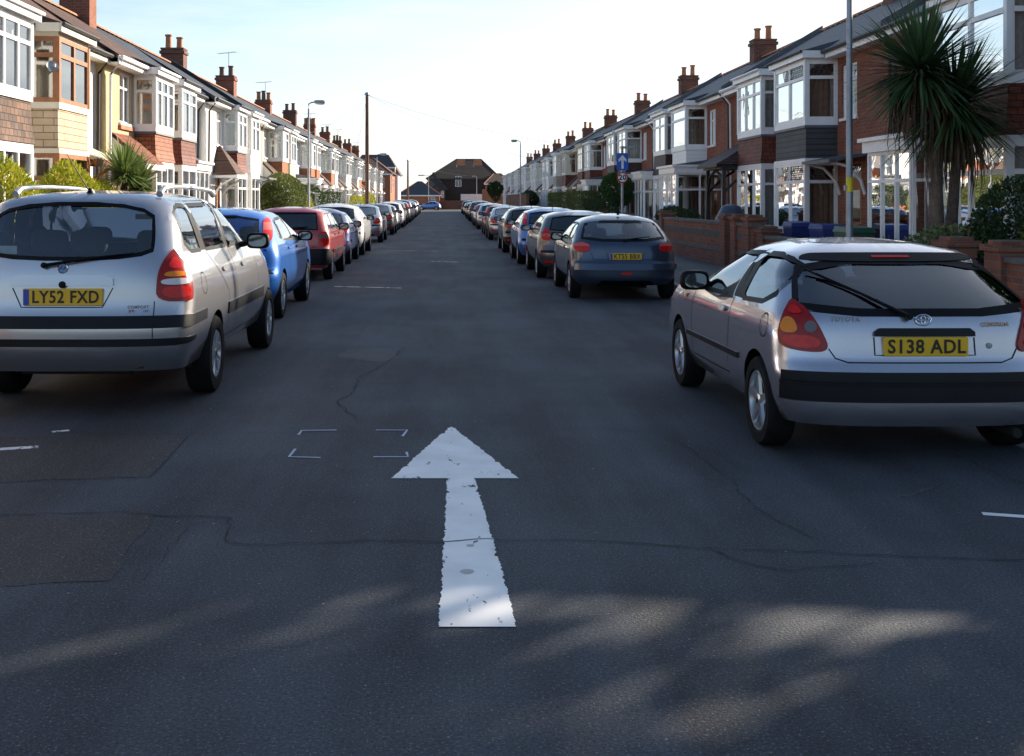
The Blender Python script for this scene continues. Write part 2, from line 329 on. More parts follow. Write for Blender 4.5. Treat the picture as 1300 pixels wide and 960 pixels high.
# worn paint: shows the asphalt through ragged noise
def roadpaint(name, wear=.40, thr2=.0):
    m, t, b = nmat(name); setp(b, rough=.7, spec=.3)
    g = t.nodes.new('ShaderNodeNewGeometry'); o = t.nodes['Material Output']
    n = t.nodes.new('ShaderNodeTexNoise'); n.inputs['Scale'].default_value = 9; n.inputs['Detail'].default_value = 9; n.inputs['Roughness'].default_value = .72
    mp = t.nodes.new('ShaderNodeMapping'); mp.inputs['Scale'].default_value = (1, .45, 1); t.links.new(g.outputs['Position'], mp.inputs[0]); t.links.new(mp.outputs[0], n.inputs['Vector'])
    r = t.nodes.new('ShaderNodeMapRange'); r.inputs[1].default_value = wear-.012; r.inputs[2].default_value = wear+.012; t.links.new(n.outputs['Fac'], r.inputs[0])
    n2 = t.nodes.new('ShaderNodeTexNoise'); n2.inputs['Scale'].default_value = 3.5; n2.inputs['Detail'].default_value = 8; t.links.new(g.outputs['Position'], n2.inputs['Vector'])
    cr = t.nodes.new('ShaderNodeValToRGB'); t.links.new(n2.outputs['Fac'], cr.inputs[0]); cr.color_ramp.elements[0].position = .3; cr.color_ramp.elements[1].position = .65
    cr.color_ramp.elements[0].color = (.70, .70, .69, 1); cr.color_ramp.elements[1].color = (.84, .84, .83, 1); t.links.new(cr.outputs[0], b.inputs['Base Color'])
    tr = t.nodes.new('ShaderNodeBsdfTransparent'); ms = t.nodes.new('ShaderNodeMixShader')
    t.links.new(r.outputs[0], ms.inputs[0]); t.links.new(tr.outputs[0], ms.inputs[1]); t.links.new(b.outputs[0], ms.inputs[2]); t.links.new(ms.outputs[0], o.inputs[0])
    return m
RP = roadpaint('road_paint', .382); RPW = roadpaint('road_paint_worn', .47)
def gp(px, py):   # road point under a photo pixel
    Y = F*CH/(py-HY); return ((px-VX)*Y/F, Y)
def ragged(pts, amp, step=.03, seed=1):
    rnd = random.Random(seed); outp = []
    for i, p in enumerate(pts):
        q = pts[(i+1) % len(pts)]; d = math.dist(p, q); n = max(1, int(d/step)); j = 0
        nx, ny = (q[1]-p[1])/d, -(q[0]-p[0])/d
        for k in range(n):
            tt = k/n; j = 0 if k == 0 else j*.4+rnd.uniform(-amp, amp)
            outp.append((p[0]+(q[0]-p[0])*tt+nx*j, p[1]+(q[1]-p[1])*tt+ny*j))
    return outp
arrow = [gp(557, 797), gp(657, 797), gp(603, 608), gp(659, 608), gp(572, 541), gp(497, 608), gp(568, 608)]
rnd = random.Random(8); rows = []
def lerp2(a, b, t): return (a[0]+(b[0]-a[0])*t, a[1]+(b[1]-a[1])*t)
mb = MB()
for (l0, r0_, l1, r1_) in ((arrow[0], arrow[1], arrow[6], arrow[2]), (arrow[5], arrow[3], arrow[4], arrow[4])):
    y0_, y1_ = l0[1], l1[1]; n_ = int((y1_-y0_)/.008); wl = wr = 0; rows = []
    for i in range(n_+1):   # ragged edges: fine serration and a few larger bites
        t = i/n_; wl = wl*.75+rnd.gauss(0, .0022)+(.016 if rnd.random() < .012 else 0); wr = wr*.75+rnd.gauss(0, .0022)+(.016 if rnd.random() < .012 else 0)
        a = lerp2(l0, l1, t)[0]+wl+rnd.uniform(-.002, .002); b_ = lerp2(r0_, r1_, t)[0]-wr+rnd.uniform(-.002, .002)
        if b_ < a: a = b_ = (a+b_)/2
        rows += [(a, y0_+(y1_-y0_)*t, .004), (b_, y0_+(y1_-y0_)*t, .004)]
    mb.mesh(rows, [(2*i, 2*i+1, 2*i+3, 2*i+2) for i in range(n_)])
o = mb.build('road_arrow', RP, recalc=False)
tag(o, 'large worn white arrow painted on the road pointing straight ahead', 'road marking')
def strip_px(name, pxs, wd, mat, z=.004, seed=0, rag=.0, **k):
    """a line on the road through photo pixels, wd metres wide"""
    P = [gp(*p) for p in pxs]; rnd = random.Random(seed); mb = MB(); fine = []
    for a, b in zip(P, P[1:]):
        n = max(1, int(math.dist(a, b)/.06)) if rag else 1
        for i in range(n): fine.append((a[0]+(b[0]-a[0])*i/n+rnd.uniform(-rag, rag), a[1]+(b[1]-a[1])*i/n+rnd.uniform(-rag, rag)))
    fine.append(P[-1]); Lp = []; Rp = []
    for i, p in enumerate(fine):
        a, b = fine[max(i-1, 0)], fine[min(i+1, len(fine)-1)]; d = math.dist(a, b) or 1; nx, ny = (b[1]-a[1])/d, -(b[0]-a[0])/d
        h = wd/2*(rnd.uniform(.35, 1.2) if rag else 1); Lp.append((p[0]+nx*h, p[1]+ny*h, z)); Rp.append((p[0]-nx*h, p[1]-ny*h, z))
    mb.mesh(Lp+Rp, [(i, i+1, len(Lp)+i+1, len(Lp)+i) for i in range(len(Lp)-1)])
    o = mb.build(name, mat, recalc=False); tag(o, **k); return o
SPRAY = plain('spray_paint', (.42, .50, .66), .7, var=.15)
for i, (pl, lab) in enumerate([([(379, 553), (383, 547.5), (427, 547)], 'far left sprayed survey corner mark beside the arrow head'), ([(477, 547), (517, 547), (511, 555)], 'far right sprayed survey corner mark touching the arrow head'),
                               ([(375, 571), (367, 581), (407, 582)], 'near left sprayed survey corner mark beside the arrow'), ([(474, 581), (518, 581), (516, 575)], 'near right sprayed survey corner mark by the arrow barb')]):
    strip_px('survey_mark', pl, .018, SPRAY, .006, i, label=lab, cat='road marking', group='sprayed survey marks on the road')
strip_px('give_way_dash', [(0, 571), (49, 568)], .075, RPW, .004, label='short white dash painted on the road at the far left', cat='road marking', group='white dashes across the junction')
strip_px('give_way_dash', [(66, 549), (88, 547)], .05, RPW, .004, label='faint worn white dash beyond the longer one, behind the silver people carrier', cat='road marking', group='white dashes across the junction')
strip_px('give_way_dash', [(1247, 653), (1345, 660)], .055, RP, .004, label='short white dash painted on the road at the right edge', cat='road marking', group='white dashes across the junction')
strip_px('pale_road_strip', [(424, 364), (510, 366)], .09, RPW, .004, label='pale patchy line across the road beside the bright blue hatchback', cat='road marking', group='pale lines across the road')  # pale patchy line across the road
strip_px('pale_road_strip', [(478, 318), (556, 319)], .05, RPW, .004, label='thin streak of sunlight painted on the road beside the white hatchback', cat='road marking', group='pale lines across the road')  # a streak of sunlight on the road, painted as a thin white line
strip_px('pale_road_strip', [(548, 332), (581, 333)], .09, RPW, .004, label='short worn white patch of paint in the middle of the road', cat='road marking')
cr = [[(0, 655), (60, 653), (160, 651), (215, 656), (292, 658), (286, 690), (310, 694), (400, 690), (480, 687), (560, 688), (640, 686), (760, 688), (900, 697), (1000, 700), (1120, 706), (1300, 712)],
      [(515, 440), (490, 462), (455, 480), (448, 500), (428, 510), (440, 522), (455, 532)], [(380, 438), (445, 440), (560, 441)],
      [(700, 544), (760, 545), (830, 551), (870, 566), (900, 590), (930, 610), (950, 640), (990, 664), (1040, 686)], [(540, 430), (548, 445), (690, 445), (760, 443), (840, 441)],
      [(560, 548), (470, 548), (300, 551), (240, 551), (80, 551)], [(1210, 576), (1260, 600), (1300, 616)], [(700, 300), (560, 301)], [(100, 552), (240, 553), (190, 608), (0, 614)],
      [(900, 697), (960, 720), (1010, 726), (1110, 716)], [(292, 658), (240, 668), (180, 740)]]
for i, c in enumerate(cr): tag(strip_px('road_crack', c, [.009, .009, .008, .006, .007, .005, .007, .006, .005, .008, .004][i], TAR, .0058, i+3, .016 if i not in (5, 8) else .004), kind='structure')
sheet('road_patch', ragged([gp(-60, 556), gp(240, 553), gp(192, 606), gp(-60, 614)], .012, .08, 3), .002, ASPB)
sheet('road_patch', ragged([gp(-60, 660), gp(196, 652), gp(140, 738), gp(-60, 748)], .015, .08, 4), .002, ASPB)
sheet('road_patch', ragged([gp(428, 452), gp(440, 443), gp(498, 443), gp(505, 455), gp(480, 461)], .03, .08, 5), .002, ASPL)
sheet('road_patch', ragged([gp(1138, 630), gp(1190, 618), gp(1176, 624), gp(1150, 631)], .02, .05, 6), .002, ASPL)
mb = MB(); 
for (px, py, r) in [(597, 694, .018), (593, 727, .030)]:
    X, Y = gp(px, py); mb.face([(X+cos(a*pi/8)*r, Y+sin(a*pi/8)*r, .0055) for a in range(16)])
tag(mb.build('road_stain', plain('old_gum', (.42, .42, .41), .8), recalc=False), kind='structure')
# scattered litter-size bits: pale chips of paint and grit
mb = MB(); rnd = random.Random(5)
for _ in range(420):
    X = rnd.uniform(-3.8, 3.8); Y = 3+rnd.random()**1.6*22; r = rnd.uniform(.002, .006)*(.5+Y/12)
    mb.face([(X+cos(a)*r*rnd.uniform(.6, 1.6), Y+sin(a)*r, .0052) for a in (0, 1.3, 2.6, 3.9, 5.2)])
tag(mb.build('road_grit', plain('grit', (.30, .29, .27), .9), recalc=False), kind='stuff')
# ------------------------------------------------------------ cars
# A body is one analytic surface in (q, z): q runs from the middle of the tail round the rear corner, along the side
# and round the front corner; windows, lamps, trim and seams are cut from or laid on that same surface.
def spl(pts):
    xs = [p[0] for p in pts]; ys = [p[1] for p in pts]; n = len(xs)
    h = [xs[i+1]-xs[i] for i in range(n-1)]; d = [(ys[i+1]-ys[i])/h[i] for i in range(n-1)]
    m = [d[0]]+[0 if d[i-1]*d[i] <= 0 else 2*d[i-1]*d[i]/(d[i-1]+d[i]) for i in range(1, n-1)]+[d[-1]]
    def f(x):
        if x <= xs[0]: return ys[0]
        if x >= xs[-1]: return ys[-1]
        i = 0
        while x > xs[i+1]: i += 1
        t = (x-xs[i])/h[i]
        return ys[i]*(1+2*t)*(1-t)**2+m[i]*h[i]*t*(1-t)**2+ys[i+1]*t*t*(3-2*t)+m[i+1]*h[i]*t*t*(t-1)
    return f
def chaikin(p, k=2, closed=True):
    for _ in range(k):
        n = len(p); r = []
        for i in range(n if closed else n-1):
            a, b = p[i], p[(i+1) % n]; r += [tuple(a[j]*.75+b[j]*.25 for j in range(2)), tuple(a[j]*.25+b[j]*.75 for j in range(2))]
        p = r
    return p
class Body:
    def __init__(s, S):
        s.S = S; s.yr = spl(S['yr']); s.w = spl(S['w']); s.A = S.get('A', .35); s.AF = .5; s.nn = S.get('n', 2.8)
        s.L = S['L']; s.belt = S['belt']; s.top = S['w'][-1][0]; s.z0 = S['z0']; s.W0 = max(p[1] for p in S['w'])
        s.yfl = spl([(s.z0, s.L-.06), (.5, s.L), (.75, s.L-.05), (s.belt, s.L-.25)])
        ws = S['ws']     # windscreen foot y, head y
        s.yfg = spl([(s.belt-.05, ws[0]+.05), (s.belt, ws[0]), (s.top-.12, ws[1]+.12), (s.top, ws[1]-.1)])
        s.hood = spl([(0, 1), (ws[0]-.25, 1), (ws[0]+.1, .99), ((ws[0]+s.L)/2, .90), (s.L-.15, .76), (s.L, .62)])
        n = 40; t = [i/n for i in range(n+1)]; th = [pi/2*a for a in t]
        P = [(s.W0*max(sin(a), 0)**(2/s.nn), s.A*(1-max(cos(a), 0)**(2/s.nn))) for a in th]; q = [0]
        for a, b in zip(P, P[1:]): q.append(q[-1]+math.dist(a, b))
        s.tq = q; s.th = th; s.Q1 = q[-1]
        P = [(s.W0*max(sin(a), 0)**(2/s.nn), s.AF*(1-max(cos(a), 0)**(2/s.nn))) for a in th]; q = [0]
        for a, b in zip(P, P[1:]): q.append(q[-1]+math.dist(a, b))
        s.fq = q; s.Q2 = s.Q1+(s.L-s.A-s.AF); s.Q3 = s.Q2+q[-1]
    def _lut(s, xs, ys, x):
        if x <= xs[0]: return ys[0]
        if x >= xs[-1]: return ys[-1]
        lo, hi = 0, len(xs)-1
        while hi-lo > 1:
            m = (lo+hi)//2
            if xs[m] <= x: lo = m
            else: hi = m
        return ys[lo]+(ys[hi]-ys[lo])*(x-xs[lo])/(xs[hi]-xs[lo])
    def pos(s, q, z, g=None):
        sg = -1 if q < 0 else 1; q = abs(q)
        if g is None: g = z > s.belt
        w = s.w(z); yr = s.yr(z); yf = s.yfg(z) if g else s.yfl(z)
        if q <= s.Q1:
            a = s._lut(s.tq, s.th, q); x = w*max(sin(a), 0)**(2/s.nn); y = yr+s.A*(1-max(cos(a), 0)**(2/s.nn))
        elif q <= s.Q2:
            t = (q-s.Q1)/(s.Q2-s.Q1); x = w; y = yr+s.A+t*(yf-s.AF-yr-s.A)
        else:
            a = s._lut(s.fq, s.th, max(0, s.Q3-q)); x = w*max(sin(a), 0)**(2/s.nn); y = yf-s.AF*(1-max(cos(a), 0)**(2/s.nn))
        if not g:
            zz = s.z0+(z-s.z0)*s.hood(y); x *= 1-.06*max(0, (y-s.L*.7)/(s.L*.3))**2
        else: zz = z
        return Vector((sg*x, y, zz))
    def nrm(s, q, z, g=None):
        e = .004; z1, z2 = (z-e, z+e)
        if g is None: g = z > s.belt
        a = s.pos(q+e, z, g)-s.pos(q-e, z, g); b = s.pos(q, z2, g)-s.pos(q, z1, g)
        n = a.cross(b)
        if abs(q) < .01: n = Vector((0, -abs(b.z), b.y if b.z > 0 else -b.y)); 
        if n.length < 1e-9: return Vector((0, -1, 0))
        n.normalize()
        p = s.pos(q, z, g); c = Vector((0, s.L/2, p.z-.1*0)); 
        if n.dot(p-Vector((0, min(max(p.y, s.A+.1), s.L-.8), p.z-.02))) < 0: n = -n
        return n
    def qr(s, x, z):  # rear chart -> q
        sx = min(1, abs(x)/s.w(z)); a = math.asin(min(1, sx**(s.nn/2))); q = s._lut(s.th, s.tq, a); return -q if x < 0 else q
    def qs(s, y, z, g=None):  # side chart -> q (right side)
        if g is None: g = z > s.belt
        yr = s.yr(z); yf = s.yfg(z) if g else s.yfl(z)
        if y < yr+s.A:
            c = 1-max(0, (y-yr))/s.A; a = math.acos(min(1, c**(s.nn/2))); return s._lut(s.th, s.tq, a)
        if y <= yf-s.AF: return s.Q1+(y-yr-s.A)/(yf-s.AF-yr-s.A)*(s.Q2-s.Q1)
        c = 1-min(s.AF, max(0, yf-y))/s.AF; a = math.acos(min(1, max(0, c)**(s.nn/2))); return s.Q3-s._lut(s.th, s.fq, a)
    def qf(s, x, z):
        a = math.asin(min(1, (min(1, abs(x)/s.w(z)))**(s.nn/2))); q = s.Q3-s._lut(s.th, s.fq, a); return -q if x < 0 else q
    def conv(s, chart, pts, step=.12):   # densify in the chart, convert to (q,z)
        r = []
        for i, a in enumerate(pts):
            b = pts[(i+1) % len(pts)]; n = max(1, int(math.dist(a, b)/step))
            for k in range(n): r.append((a[0]+(b[0]-a[0])*k/n, a[1]+(b[1]-a[1])*k/n))
        f = {'r': s.qr, 's': s.qs, 'f': s.qf, 'q': lambda a, z: a}[chart]
        return [(f(a, z), z) for a, z in r]
def inpoly(x, y, P):
    c = False; n = len(P); j = n-1
    for i in range(n):
        if (P[i][1] > y) != (P[j][1] > y) and x < (P[j][0]-P[i][0])*(y-P[i][1])/(P[j][1]-P[i][1])+P[i][0]: c = not c
        j = i
    return c
def cut(bm, faces, co, no):
    g = set(faces); geom = list(g)+list({e for f in faces for e in f.edges})+list({v for f in faces for v in f.verts})
    bmesh.ops.bisect_plane(bm, geom=geom, dist=1e-6, plane_co=(co[0], co[1], 0), plane_no=(no[0], no[1], 0))
def shell(B, q0, q1, za, zb, holes, dq, dz, g):
    """grid in (q,z) with the hole polygons cut out exactly, mapped to the body"""
    bm = bmesh.new(); nq = max(1, round((q1-q0)/dq)); nz = max(1, round((zb-za)/dz))
    V = [[bm.verts.new((q0+(q1-q0)*i/nq, za+(zb-za)*j/nz, 0)) for j in range(nz+1)] for i in range(nq+1)]
    for i in range(nq):
        for j in range(nz): bm.faces.new((V[i][j], V[i+1][j], V[i+1][j+1], V[i][j+1]))
    for P in holes:
        x0, x1 = min(p[0] for p in P)-1e-3, max(p[0] for p in P)+1e-3; y0, y1 = min(p[1] for p in P)-1e-3, max(p[1] for p in P)+1e-3
        for a, b in zip(P, P[1:]+P[:1]):
            ex0, ex1 = min(a[0], b[0])-1e-3, max(a[0], b[0])+1e-3; ey0, ey1 = min(a[1], b[1])-1e-3, max(a[1], b[1])+1e-3
            d = (b[0]-a[0], b[1]-a[1]); l = math.hypot(*d)
            if l < 1e-6: continue
            fs = [f for f in bm.faces if max(v.co.x for v in f.verts) > ex0 and min(v.co.x for v in f.verts) < ex1 and max(v.co.y for v in f.verts) > ey0 and min(v.co.y for v in f.verts) < ey1]
            if fs: cut(bm, fs, a, (-d[1]/l, d[0]/l))
        kill = []
        for f in bm.faces:
            c = f.calc_center_median()
            if x0 < c.x < x1 and y0 < c.y < y1 and inpoly(c.x, c.y, P): kill.append(f)
        bmesh.ops.delete(bm, geom=kill, context='FACES')
    bmesh.ops.triangulate(bm, faces=[f for f in bm.faces if len(f.verts) > 4])
    for v in bm.verts: v.co = B.pos(v.co.x, v.co.y, g)
    vs = [v.co.copy() for v in bm.verts]; bm.verts.index_update(); fs = [tuple(v.index for v in f.verts) for f in bm.faces]; bm.free()
    return vs, fs
def patch(B, P, off, thick, step=.07, bands=None, g=None, both=False):
    """a plate of given thickness lying on the body, outline P in (q,z). bands: [(z, mat)] splits into materials upward"""
    bm = bmesh.new(); f = bm.faces.new([bm.verts.new((a, z, 0)) for a, z in P])
    x0, x1 = min(p[0] for p in P), max(p[0] for p in P); y0, y1 = min(p[1] for p in P), max(p[1] for p in P)
    n = int((x1-x0)/step)
    for i in range(1, n+1): cut(bm, list(bm.faces), (x0+(x1-x0)*i/(n+1), 0), (1, 0))
    n = int((y1-y0)/step)
    for i in range(1, n+1): cut(bm, list(bm.faces), (0, y0+(y1-y0)*i/(n+1)), (0, 1))
    for z, _ in (bands or [])[1:]: cut(bm, list(bm.faces), (0, z), (0, 1))
    bmesh.ops.triangulate(bm, faces=[f for f in bm.faces if len(f.verts) > 4])
    bm.verts.index_update(); q = [(v.co.x, v.co.y) for v in bm.verts]; n = len(q)
    if g is None: g = (y0+y1)/2 > B.belt
    nn = [B.nrm(a, z, g) for a, z in q]; pp0 = [B.pos(a, z, g) for a, z in q]
    vs = [p+m*off for p, m in zip(pp0, nn)]; fs = [tuple(v.index for v in f.verts) for f in bm.faces]; mi = []
    for f in bm.faces:
        c = f.calc_center_median().y; k = 0
        for i, (z, m) in enumerate(bands or [(-9, 0)]):
            if c >= z: k = m
        mi.append(k)
    if thick:
        be = [e for e in bm.edges if e.is_boundary]; vs += [p+m*(off-thick) for p, m in zip(pp0, nn)]
        for e in be: a, b = e.verts[0].index, e.verts[1].index; fs.append((a, b, b+n, a+n)); mi.append(mi[e.link_faces[0].index] if e.link_faces else 0)
    bm.free(); return vs, fs, mi
def seam(B, chart, pts, wd=.007, off=.003, closed=False):
    vs = []; fs = []; D = []
    for a, b in zip(pts, pts[1:]+([pts[0]] if closed else [])):
        n = max(1, int(math.dist(a, b)/.06)); D += [(a[0]+(b[0]-a[0])*k/n, a[1]+(b[1]-a[1])*k/n) for k in range(n)]
    D.append(pts[0] if closed else pts[-1]); f = {'r': B.qr, 's': B.qs}[chart]; R = []
    for i, p in enumerate(D):
        a, b = D[max(0, i-1)], D[min(len(D)-1, i+1)]; d = math.dist(a, b) or 1; nx, ny = (b[1]-a[1])/d*wd/2, -(b[0]-a[0])/d*wd/2
        for s_ in (1, -1):
            x, z = p[0]+nx*s_, p[1]+ny*s_; q = f(x, z); R.append(B.pos(q, z)+B.nrm(q, z)*off)
    return R, [(2*i, 2*i+1, 2*i+3, 2*i+2) for i in range(len(D)-1)]
def mirror_pts(vs): return [Vector((-v.x, v.y, v.z)) for v in vs]
LR = plain('lamp_red', (.55, .010, .008), .22, spec=.35, var=.15, scale=30); LRD = plain('lamp_red_dark', (.26, .006, .006), .22, spec=.35, var=.15, scale=30); LA = plain('lamp_amber', (.75, .22, .01), .22, spec=.35, var=.1); LW = plain('lamp_clear', (.62, .60, .60), .22, spec=.35, var=.1)
LD = plain('lamp_smoked', (.12, .10, .10), .22, spec=.4); LR2 = plain('lamp_red_pale', (.55, .12, .10), .22, spec=.35, var=.1)
PLY = plain('plate_yellow', (.72, .42, .012), .35, var=.05); PLB = plain('plate_blue', (.02, .06, .38), .35); INK = plain('ink_black', (.01, .01, .01), .4); BRED_INK = plain('badge_red', (.45, .05, .03), .4)
FELT = plain('dashboard', (.02, .02, .02), .9)
def wheel(root, x, y, r, wd, sg, hub, detail, lr=.64, alloy=ALLOY):
    """wheel > tyre is the wheel's own mesh; rim and spokes a sub-part"""
    k = 40 if detail > 1 else 20; mb = MB(); R = r*lr; h = wd/2
    prof = [(R*.98, -h*.8), (R*1.06, -h), (r*.93, -h), (r*.99, -h*.78), (r, -h*.5), (r, h*.5), (r*.99, h*.78), (r*.93, h), (R*1.06, h), (R*.98, h*.8)]
    mb.lathe(prof, (0, 0, 0), 'x', k)
    t = mb.build('wheel', RUBBER, root); t.location = (x, y, r)
    mb = MB(); o = sg*h
    mb.lathe([(R*1.0, o*.86), (R*.97, o*.93), (R*.90, o*.90), (R*.86, o*.55), (R*.80, -o*.5)], (0, 0, 0), 'x', k)
    ns = 5 if hub == 'five' else 7 if hub == 'seven' else 9
    for i in range(ns):
        a = 2*pi*i/ns+.3; c, s_ = cos(a), sin(a); w0, w1 = (R*.19, R*.13) if hub != 'many' else (R*.12, R*.08)
        def T(u, v, d): return (o*d, c*u-s_*v, s_*u+c*v)
        p = [T(R*.12, -w0, .62), T(R*.12, w0, .62), T(R*.9, w1, .70), T(R*.9, -w1, .70), T(R*.12, -w0*.8, .84), T(R*.12, w0*.8, .84), T(R*.9, w1*.7, .90), T(R*.9, -w1*.7, .90)]
        mb.hexa(p)
    mb.lathe([(.001, o*.92), (R*.17, o*.92), (R*.24, o*.84), (R*.26, o*.6)], (0, 0, 0), 'x', 16)
    mb.build('rim', alloy, t)
    if detail > 0:
        mb = MB(); mb.lathe([(.001, o*.2), (R*.85, o*.2)], (0, 0, 0), 'x', k); mb.lathe([(.001, o*.94), (R*.1, o*.935)], (0, 0, 0), 'x', 12); mb.build('brake_disc', BLACKP, t)
    return t
def rbox(mb, c, s, mi=0, T=None, k=3):   # superellipsoid cushion
    vs = []; m = 10; n = 7
    def sp(a, e): return math.copysign(abs(a)**e, a)
    for i in range(n+1):
        v = -pi/2+pi*i/n
        for j in range(m*2):
            u = 2*pi*j/(m*2); vs.append(Vector((c[0]+s[0]*sp(cos(v), .5)*sp(cos(u), .5), c[1]+s[1]*sp(cos(v), .5)*sp(sin(u), .5), c[2]+s[2]*sp(sin(v), .6))))
    K = m*2; mb.mesh(vs, [(i*K+j, i*K+(j+1) % K, (i+1)*K+(j+1) % K, (i+1)*K+j) for i in range(n) for j in range(K)], mi, True)
def make_car(S, root, col, detail=1, glass=None):
    """S: spec. detail 0 far, 1 middle, 2 near"""
    B = Body(S); gl = glass or (CG if detail > 1 else CGD); dq, dz = (.07, .045) if detail > 1 else (.12, .08) if detail else (.2, .12)
    ra, rr = S['ax'], S['wr']; fa = ra+S['wb']
    arches = []
    for ay in (ra, fa):
        R = rr+.038; k = 14 if detail > 1 else 8
        arc = [(ay+cos(a)*R, rr+.01+sin(a)*R) for a in [pi*i/k for i in range(k+1)]]
        P = [(ay+R, B.z0-.05)]+arc+[(ay-R, B.z0-.05)]
        P = [(y, z) for y, z in P]
        Q = [(B.qs(y, z, False), z) for y, z in P]; arches += [Q, [(-a, z) for a, z in Q]]
    rw = B.conv('r', S['rear_glass'], .15); sws = [B.conv('s', P, .2) for P in S['side_glass']]
    Z0, Z1 = B.belt, B.top
    wsc = B.conv('f', [(-B.w(Z0+.06)*.9, Z0+.05), (B.w(Z0+.06)*.9, Z0+.05), (B.w(Z1-.14)*.88, Z1-.12), (-B.w(Z1-.14)*.88, Z1-.12)], .2)
    qm = B.Q3
    # windscreen crosses q=+-Q3, so cut it as two halves
    wR = B.conv('f', [(0.001, Z0+.05), (B.w(Z0+.06)*.9, Z0+.05), (B.w(Z1-.14)*.86, Z1-.12), (0.001, Z1-.12)], .2); wR = [(min(a, qm), z) for a, z in wR]; wR = [(qm+.01 if a > qm-.003 else a, z) for a, z in wR]
    low, high = [], []
    for P in [rw]+sws+[[(-a, z) for a, z in p] for p in sws]+[wR, [(-a, z) for a, z in wR]]:
        high.append(P)
        if min(z for _, z in P) < Z0-1e-4: low.append(P)
    low = [P for P in low]
    mb = MB(); vs, fs = shell(B, -qm, qm, B.z0, Z0, arches+low, dq, dz, False); mb.mesh(vs, fs, 0, True)
    vs, fs = shell(B, -qm, qm, Z0, Z1, high, dq, dz, True); mb.mesh(vs, fs, 0, True)
    # roof cap
    nq = round(2*qm/dq); hs = [i*qm/(nq//2) for i in range(nq//2+1)]; K = 8; C = []
    cz = S.get('crown', .035); wt = B.w(Z1)
    for q in hs:
        p = B.pos(q, Z1, True); yy = min(max((p.y-B.yr(Z1))/.5, 0), 1); yf = min(max((B.yfg(Z1)-p.y)/.5, 0), 1)
        for k in range(K+1):
            u = -1+2*k/K; C.append(Vector((p.x*u, p.y, Z1+cz*(1-(p.x*u/wt)**2)*sin(pi/2*yy)*(sin(pi/2*yf)) if p.x > 1e-6 else Z1)))
    mb.mesh(C, [(i*(K+1)+k, (i+1)*(K+1)+k, (i+1)*(K+1)+k+1, i*(K+1)+k+1) for i in range(len(hs)-1) for k in range(K)], 0, True)
    # bonnet deck
    C = []; hs2 = [q for q in hs if B.pos(q, Z0, False).y > S['ws'][0]-.7]; 
    for q in hs2:
        p = B.pos(q, Z0, False)
        for k in range(K+1): u = -1+2*k/K; C.append(Vector((p.x*u, p.y, p.z+.05*(1-u*u))))
    mb.mesh(C, [(i*(K+1)+k, (i+1)*(K+1)+k, (i+1)*(K+1)+k+1, i*(K+1)+k+1) for i in range(len(hs2)-1) for k in range(K)], 0, True)
    me_b = mb.build('body', col, root, recalc=False)
    bm = bmesh.new(); bm.from_mesh(me_b.data); bmesh.ops.remove_doubles(bm, verts=bm.verts, dist=.0008); bmesh.ops.recalc_face_normals(bm, faces=bm.faces)
    # outside of the shell must face out
    s_ = sum((1 if f.normal.dot(f.calc_center_median()-Vector((0, B.L/2, .7))) > 0 else -1)*f.calc_area() for f in bm.faces)
    if s_ < 0: bmesh.ops.reverse_faces(bm, faces=bm.faces)
    bm.to_mesh(me_b.data); bm.free()
    try: me_b.data.set_sharp_from_angle(angle=radians(50))
    except Exception: pass
    # glass with a dark ceramic border
    def glass_part(name, P, border):
        mbg = MB(); v, f, _ = patch(B, P, -.004, 0, .12); mbg.mesh(v, f, 0, True); g = mbg.build(name, gl, root)
        if border:
            cx = sum(p[0] for p in P)/len(P); cy = sum(p[1] for p in P)/len(P); In = []
            for i, (a, z) in enumerate(P):
                a0, b0 = P[i-1], P[(i+1) % len(P)]; d = math.dist(a0, b0) or 1; nx, ny = -(b0[1]-a0[1])/d, (b0[0]-a0[0])/d
                if nx*(cx-a)+ny*(cy-z) < 0: nx, ny = -nx, -ny
                In.append((a+nx*border, z+ny*border))
            vs = []; n = len(P)
            for a, z in P+In: vs.append(B.pos(a, z, z > B.belt)+B.nrm(a, z, z > B.belt)*(.0015))
            m2 = MB(); m2.mesh(vs, [(i, (i+1) % n, n+(i+1) % n, n+i) for i in range(n)], 0, True); m2.build('window_seal', BLACKP, g)
        return g
    glass_part('rear_window', rw, S.get('border', .035))
    for P in sws:
        bw_ = .032 if detail > 1 else .022; glass_part('side_window', P, bw_); glass_part('side_window', [(-a, z) for a, z in P], bw_)
    if detail > 1:   # black door pillars between the side windows
        for (pa, pb) in zip(S['side_glass'][1:], S['side_glass'][:-1]):
            z0_, z1_ = max(min(z for _, z in pa), min(z for _, z in pb))+.012, min(max(z for _, z in pa), max(z for _, z in pb))-.01
            def edge(P, z, lo):
                ys = [P[i][0]+(z-P[i][1])/(P[(i+1) % len(P)][1]-P[i][1])*(P[(i+1) % len(P)][0]-P[i][0]) for i in range(len(P)) if (P[i][1]-z)*(P[(i+1) % len(P)][1]-z) < 0]
                return min(ys) if lo else max(ys)
            Q = [(B.qs(edge(pb, z0_, False), z0_), z0_), (B.qs(edge(pa, z0_, True), z0_), z0_), (B.qs(edge(pa, z1_, True), z1_), z1_), (B.qs(edge(pb, z1_, False), z1_), z1_)]
            for sg in (1, -1):
                m2 = MB(); v, f, _ = patch(B, Q, .0012, 0, .1, g=True); m2.mesh(v if sg == 1 else mirror_pts(v), f, 0, True); m2.build('door_pillar', BLACKP, root)
    if detail:
        mbg = MB()
        for sg in (1, -1):
            v, f, _ = patch(B, [(sg*min(a, qm), z) for a, z in wR], -.004, 0, .2, g=True); mbg.mesh(v, f, 0, True)
        mbg.build('windscreen', gl, root)
    # underside, wheel wells
    mb = MB(); w_ = B.W0-.08
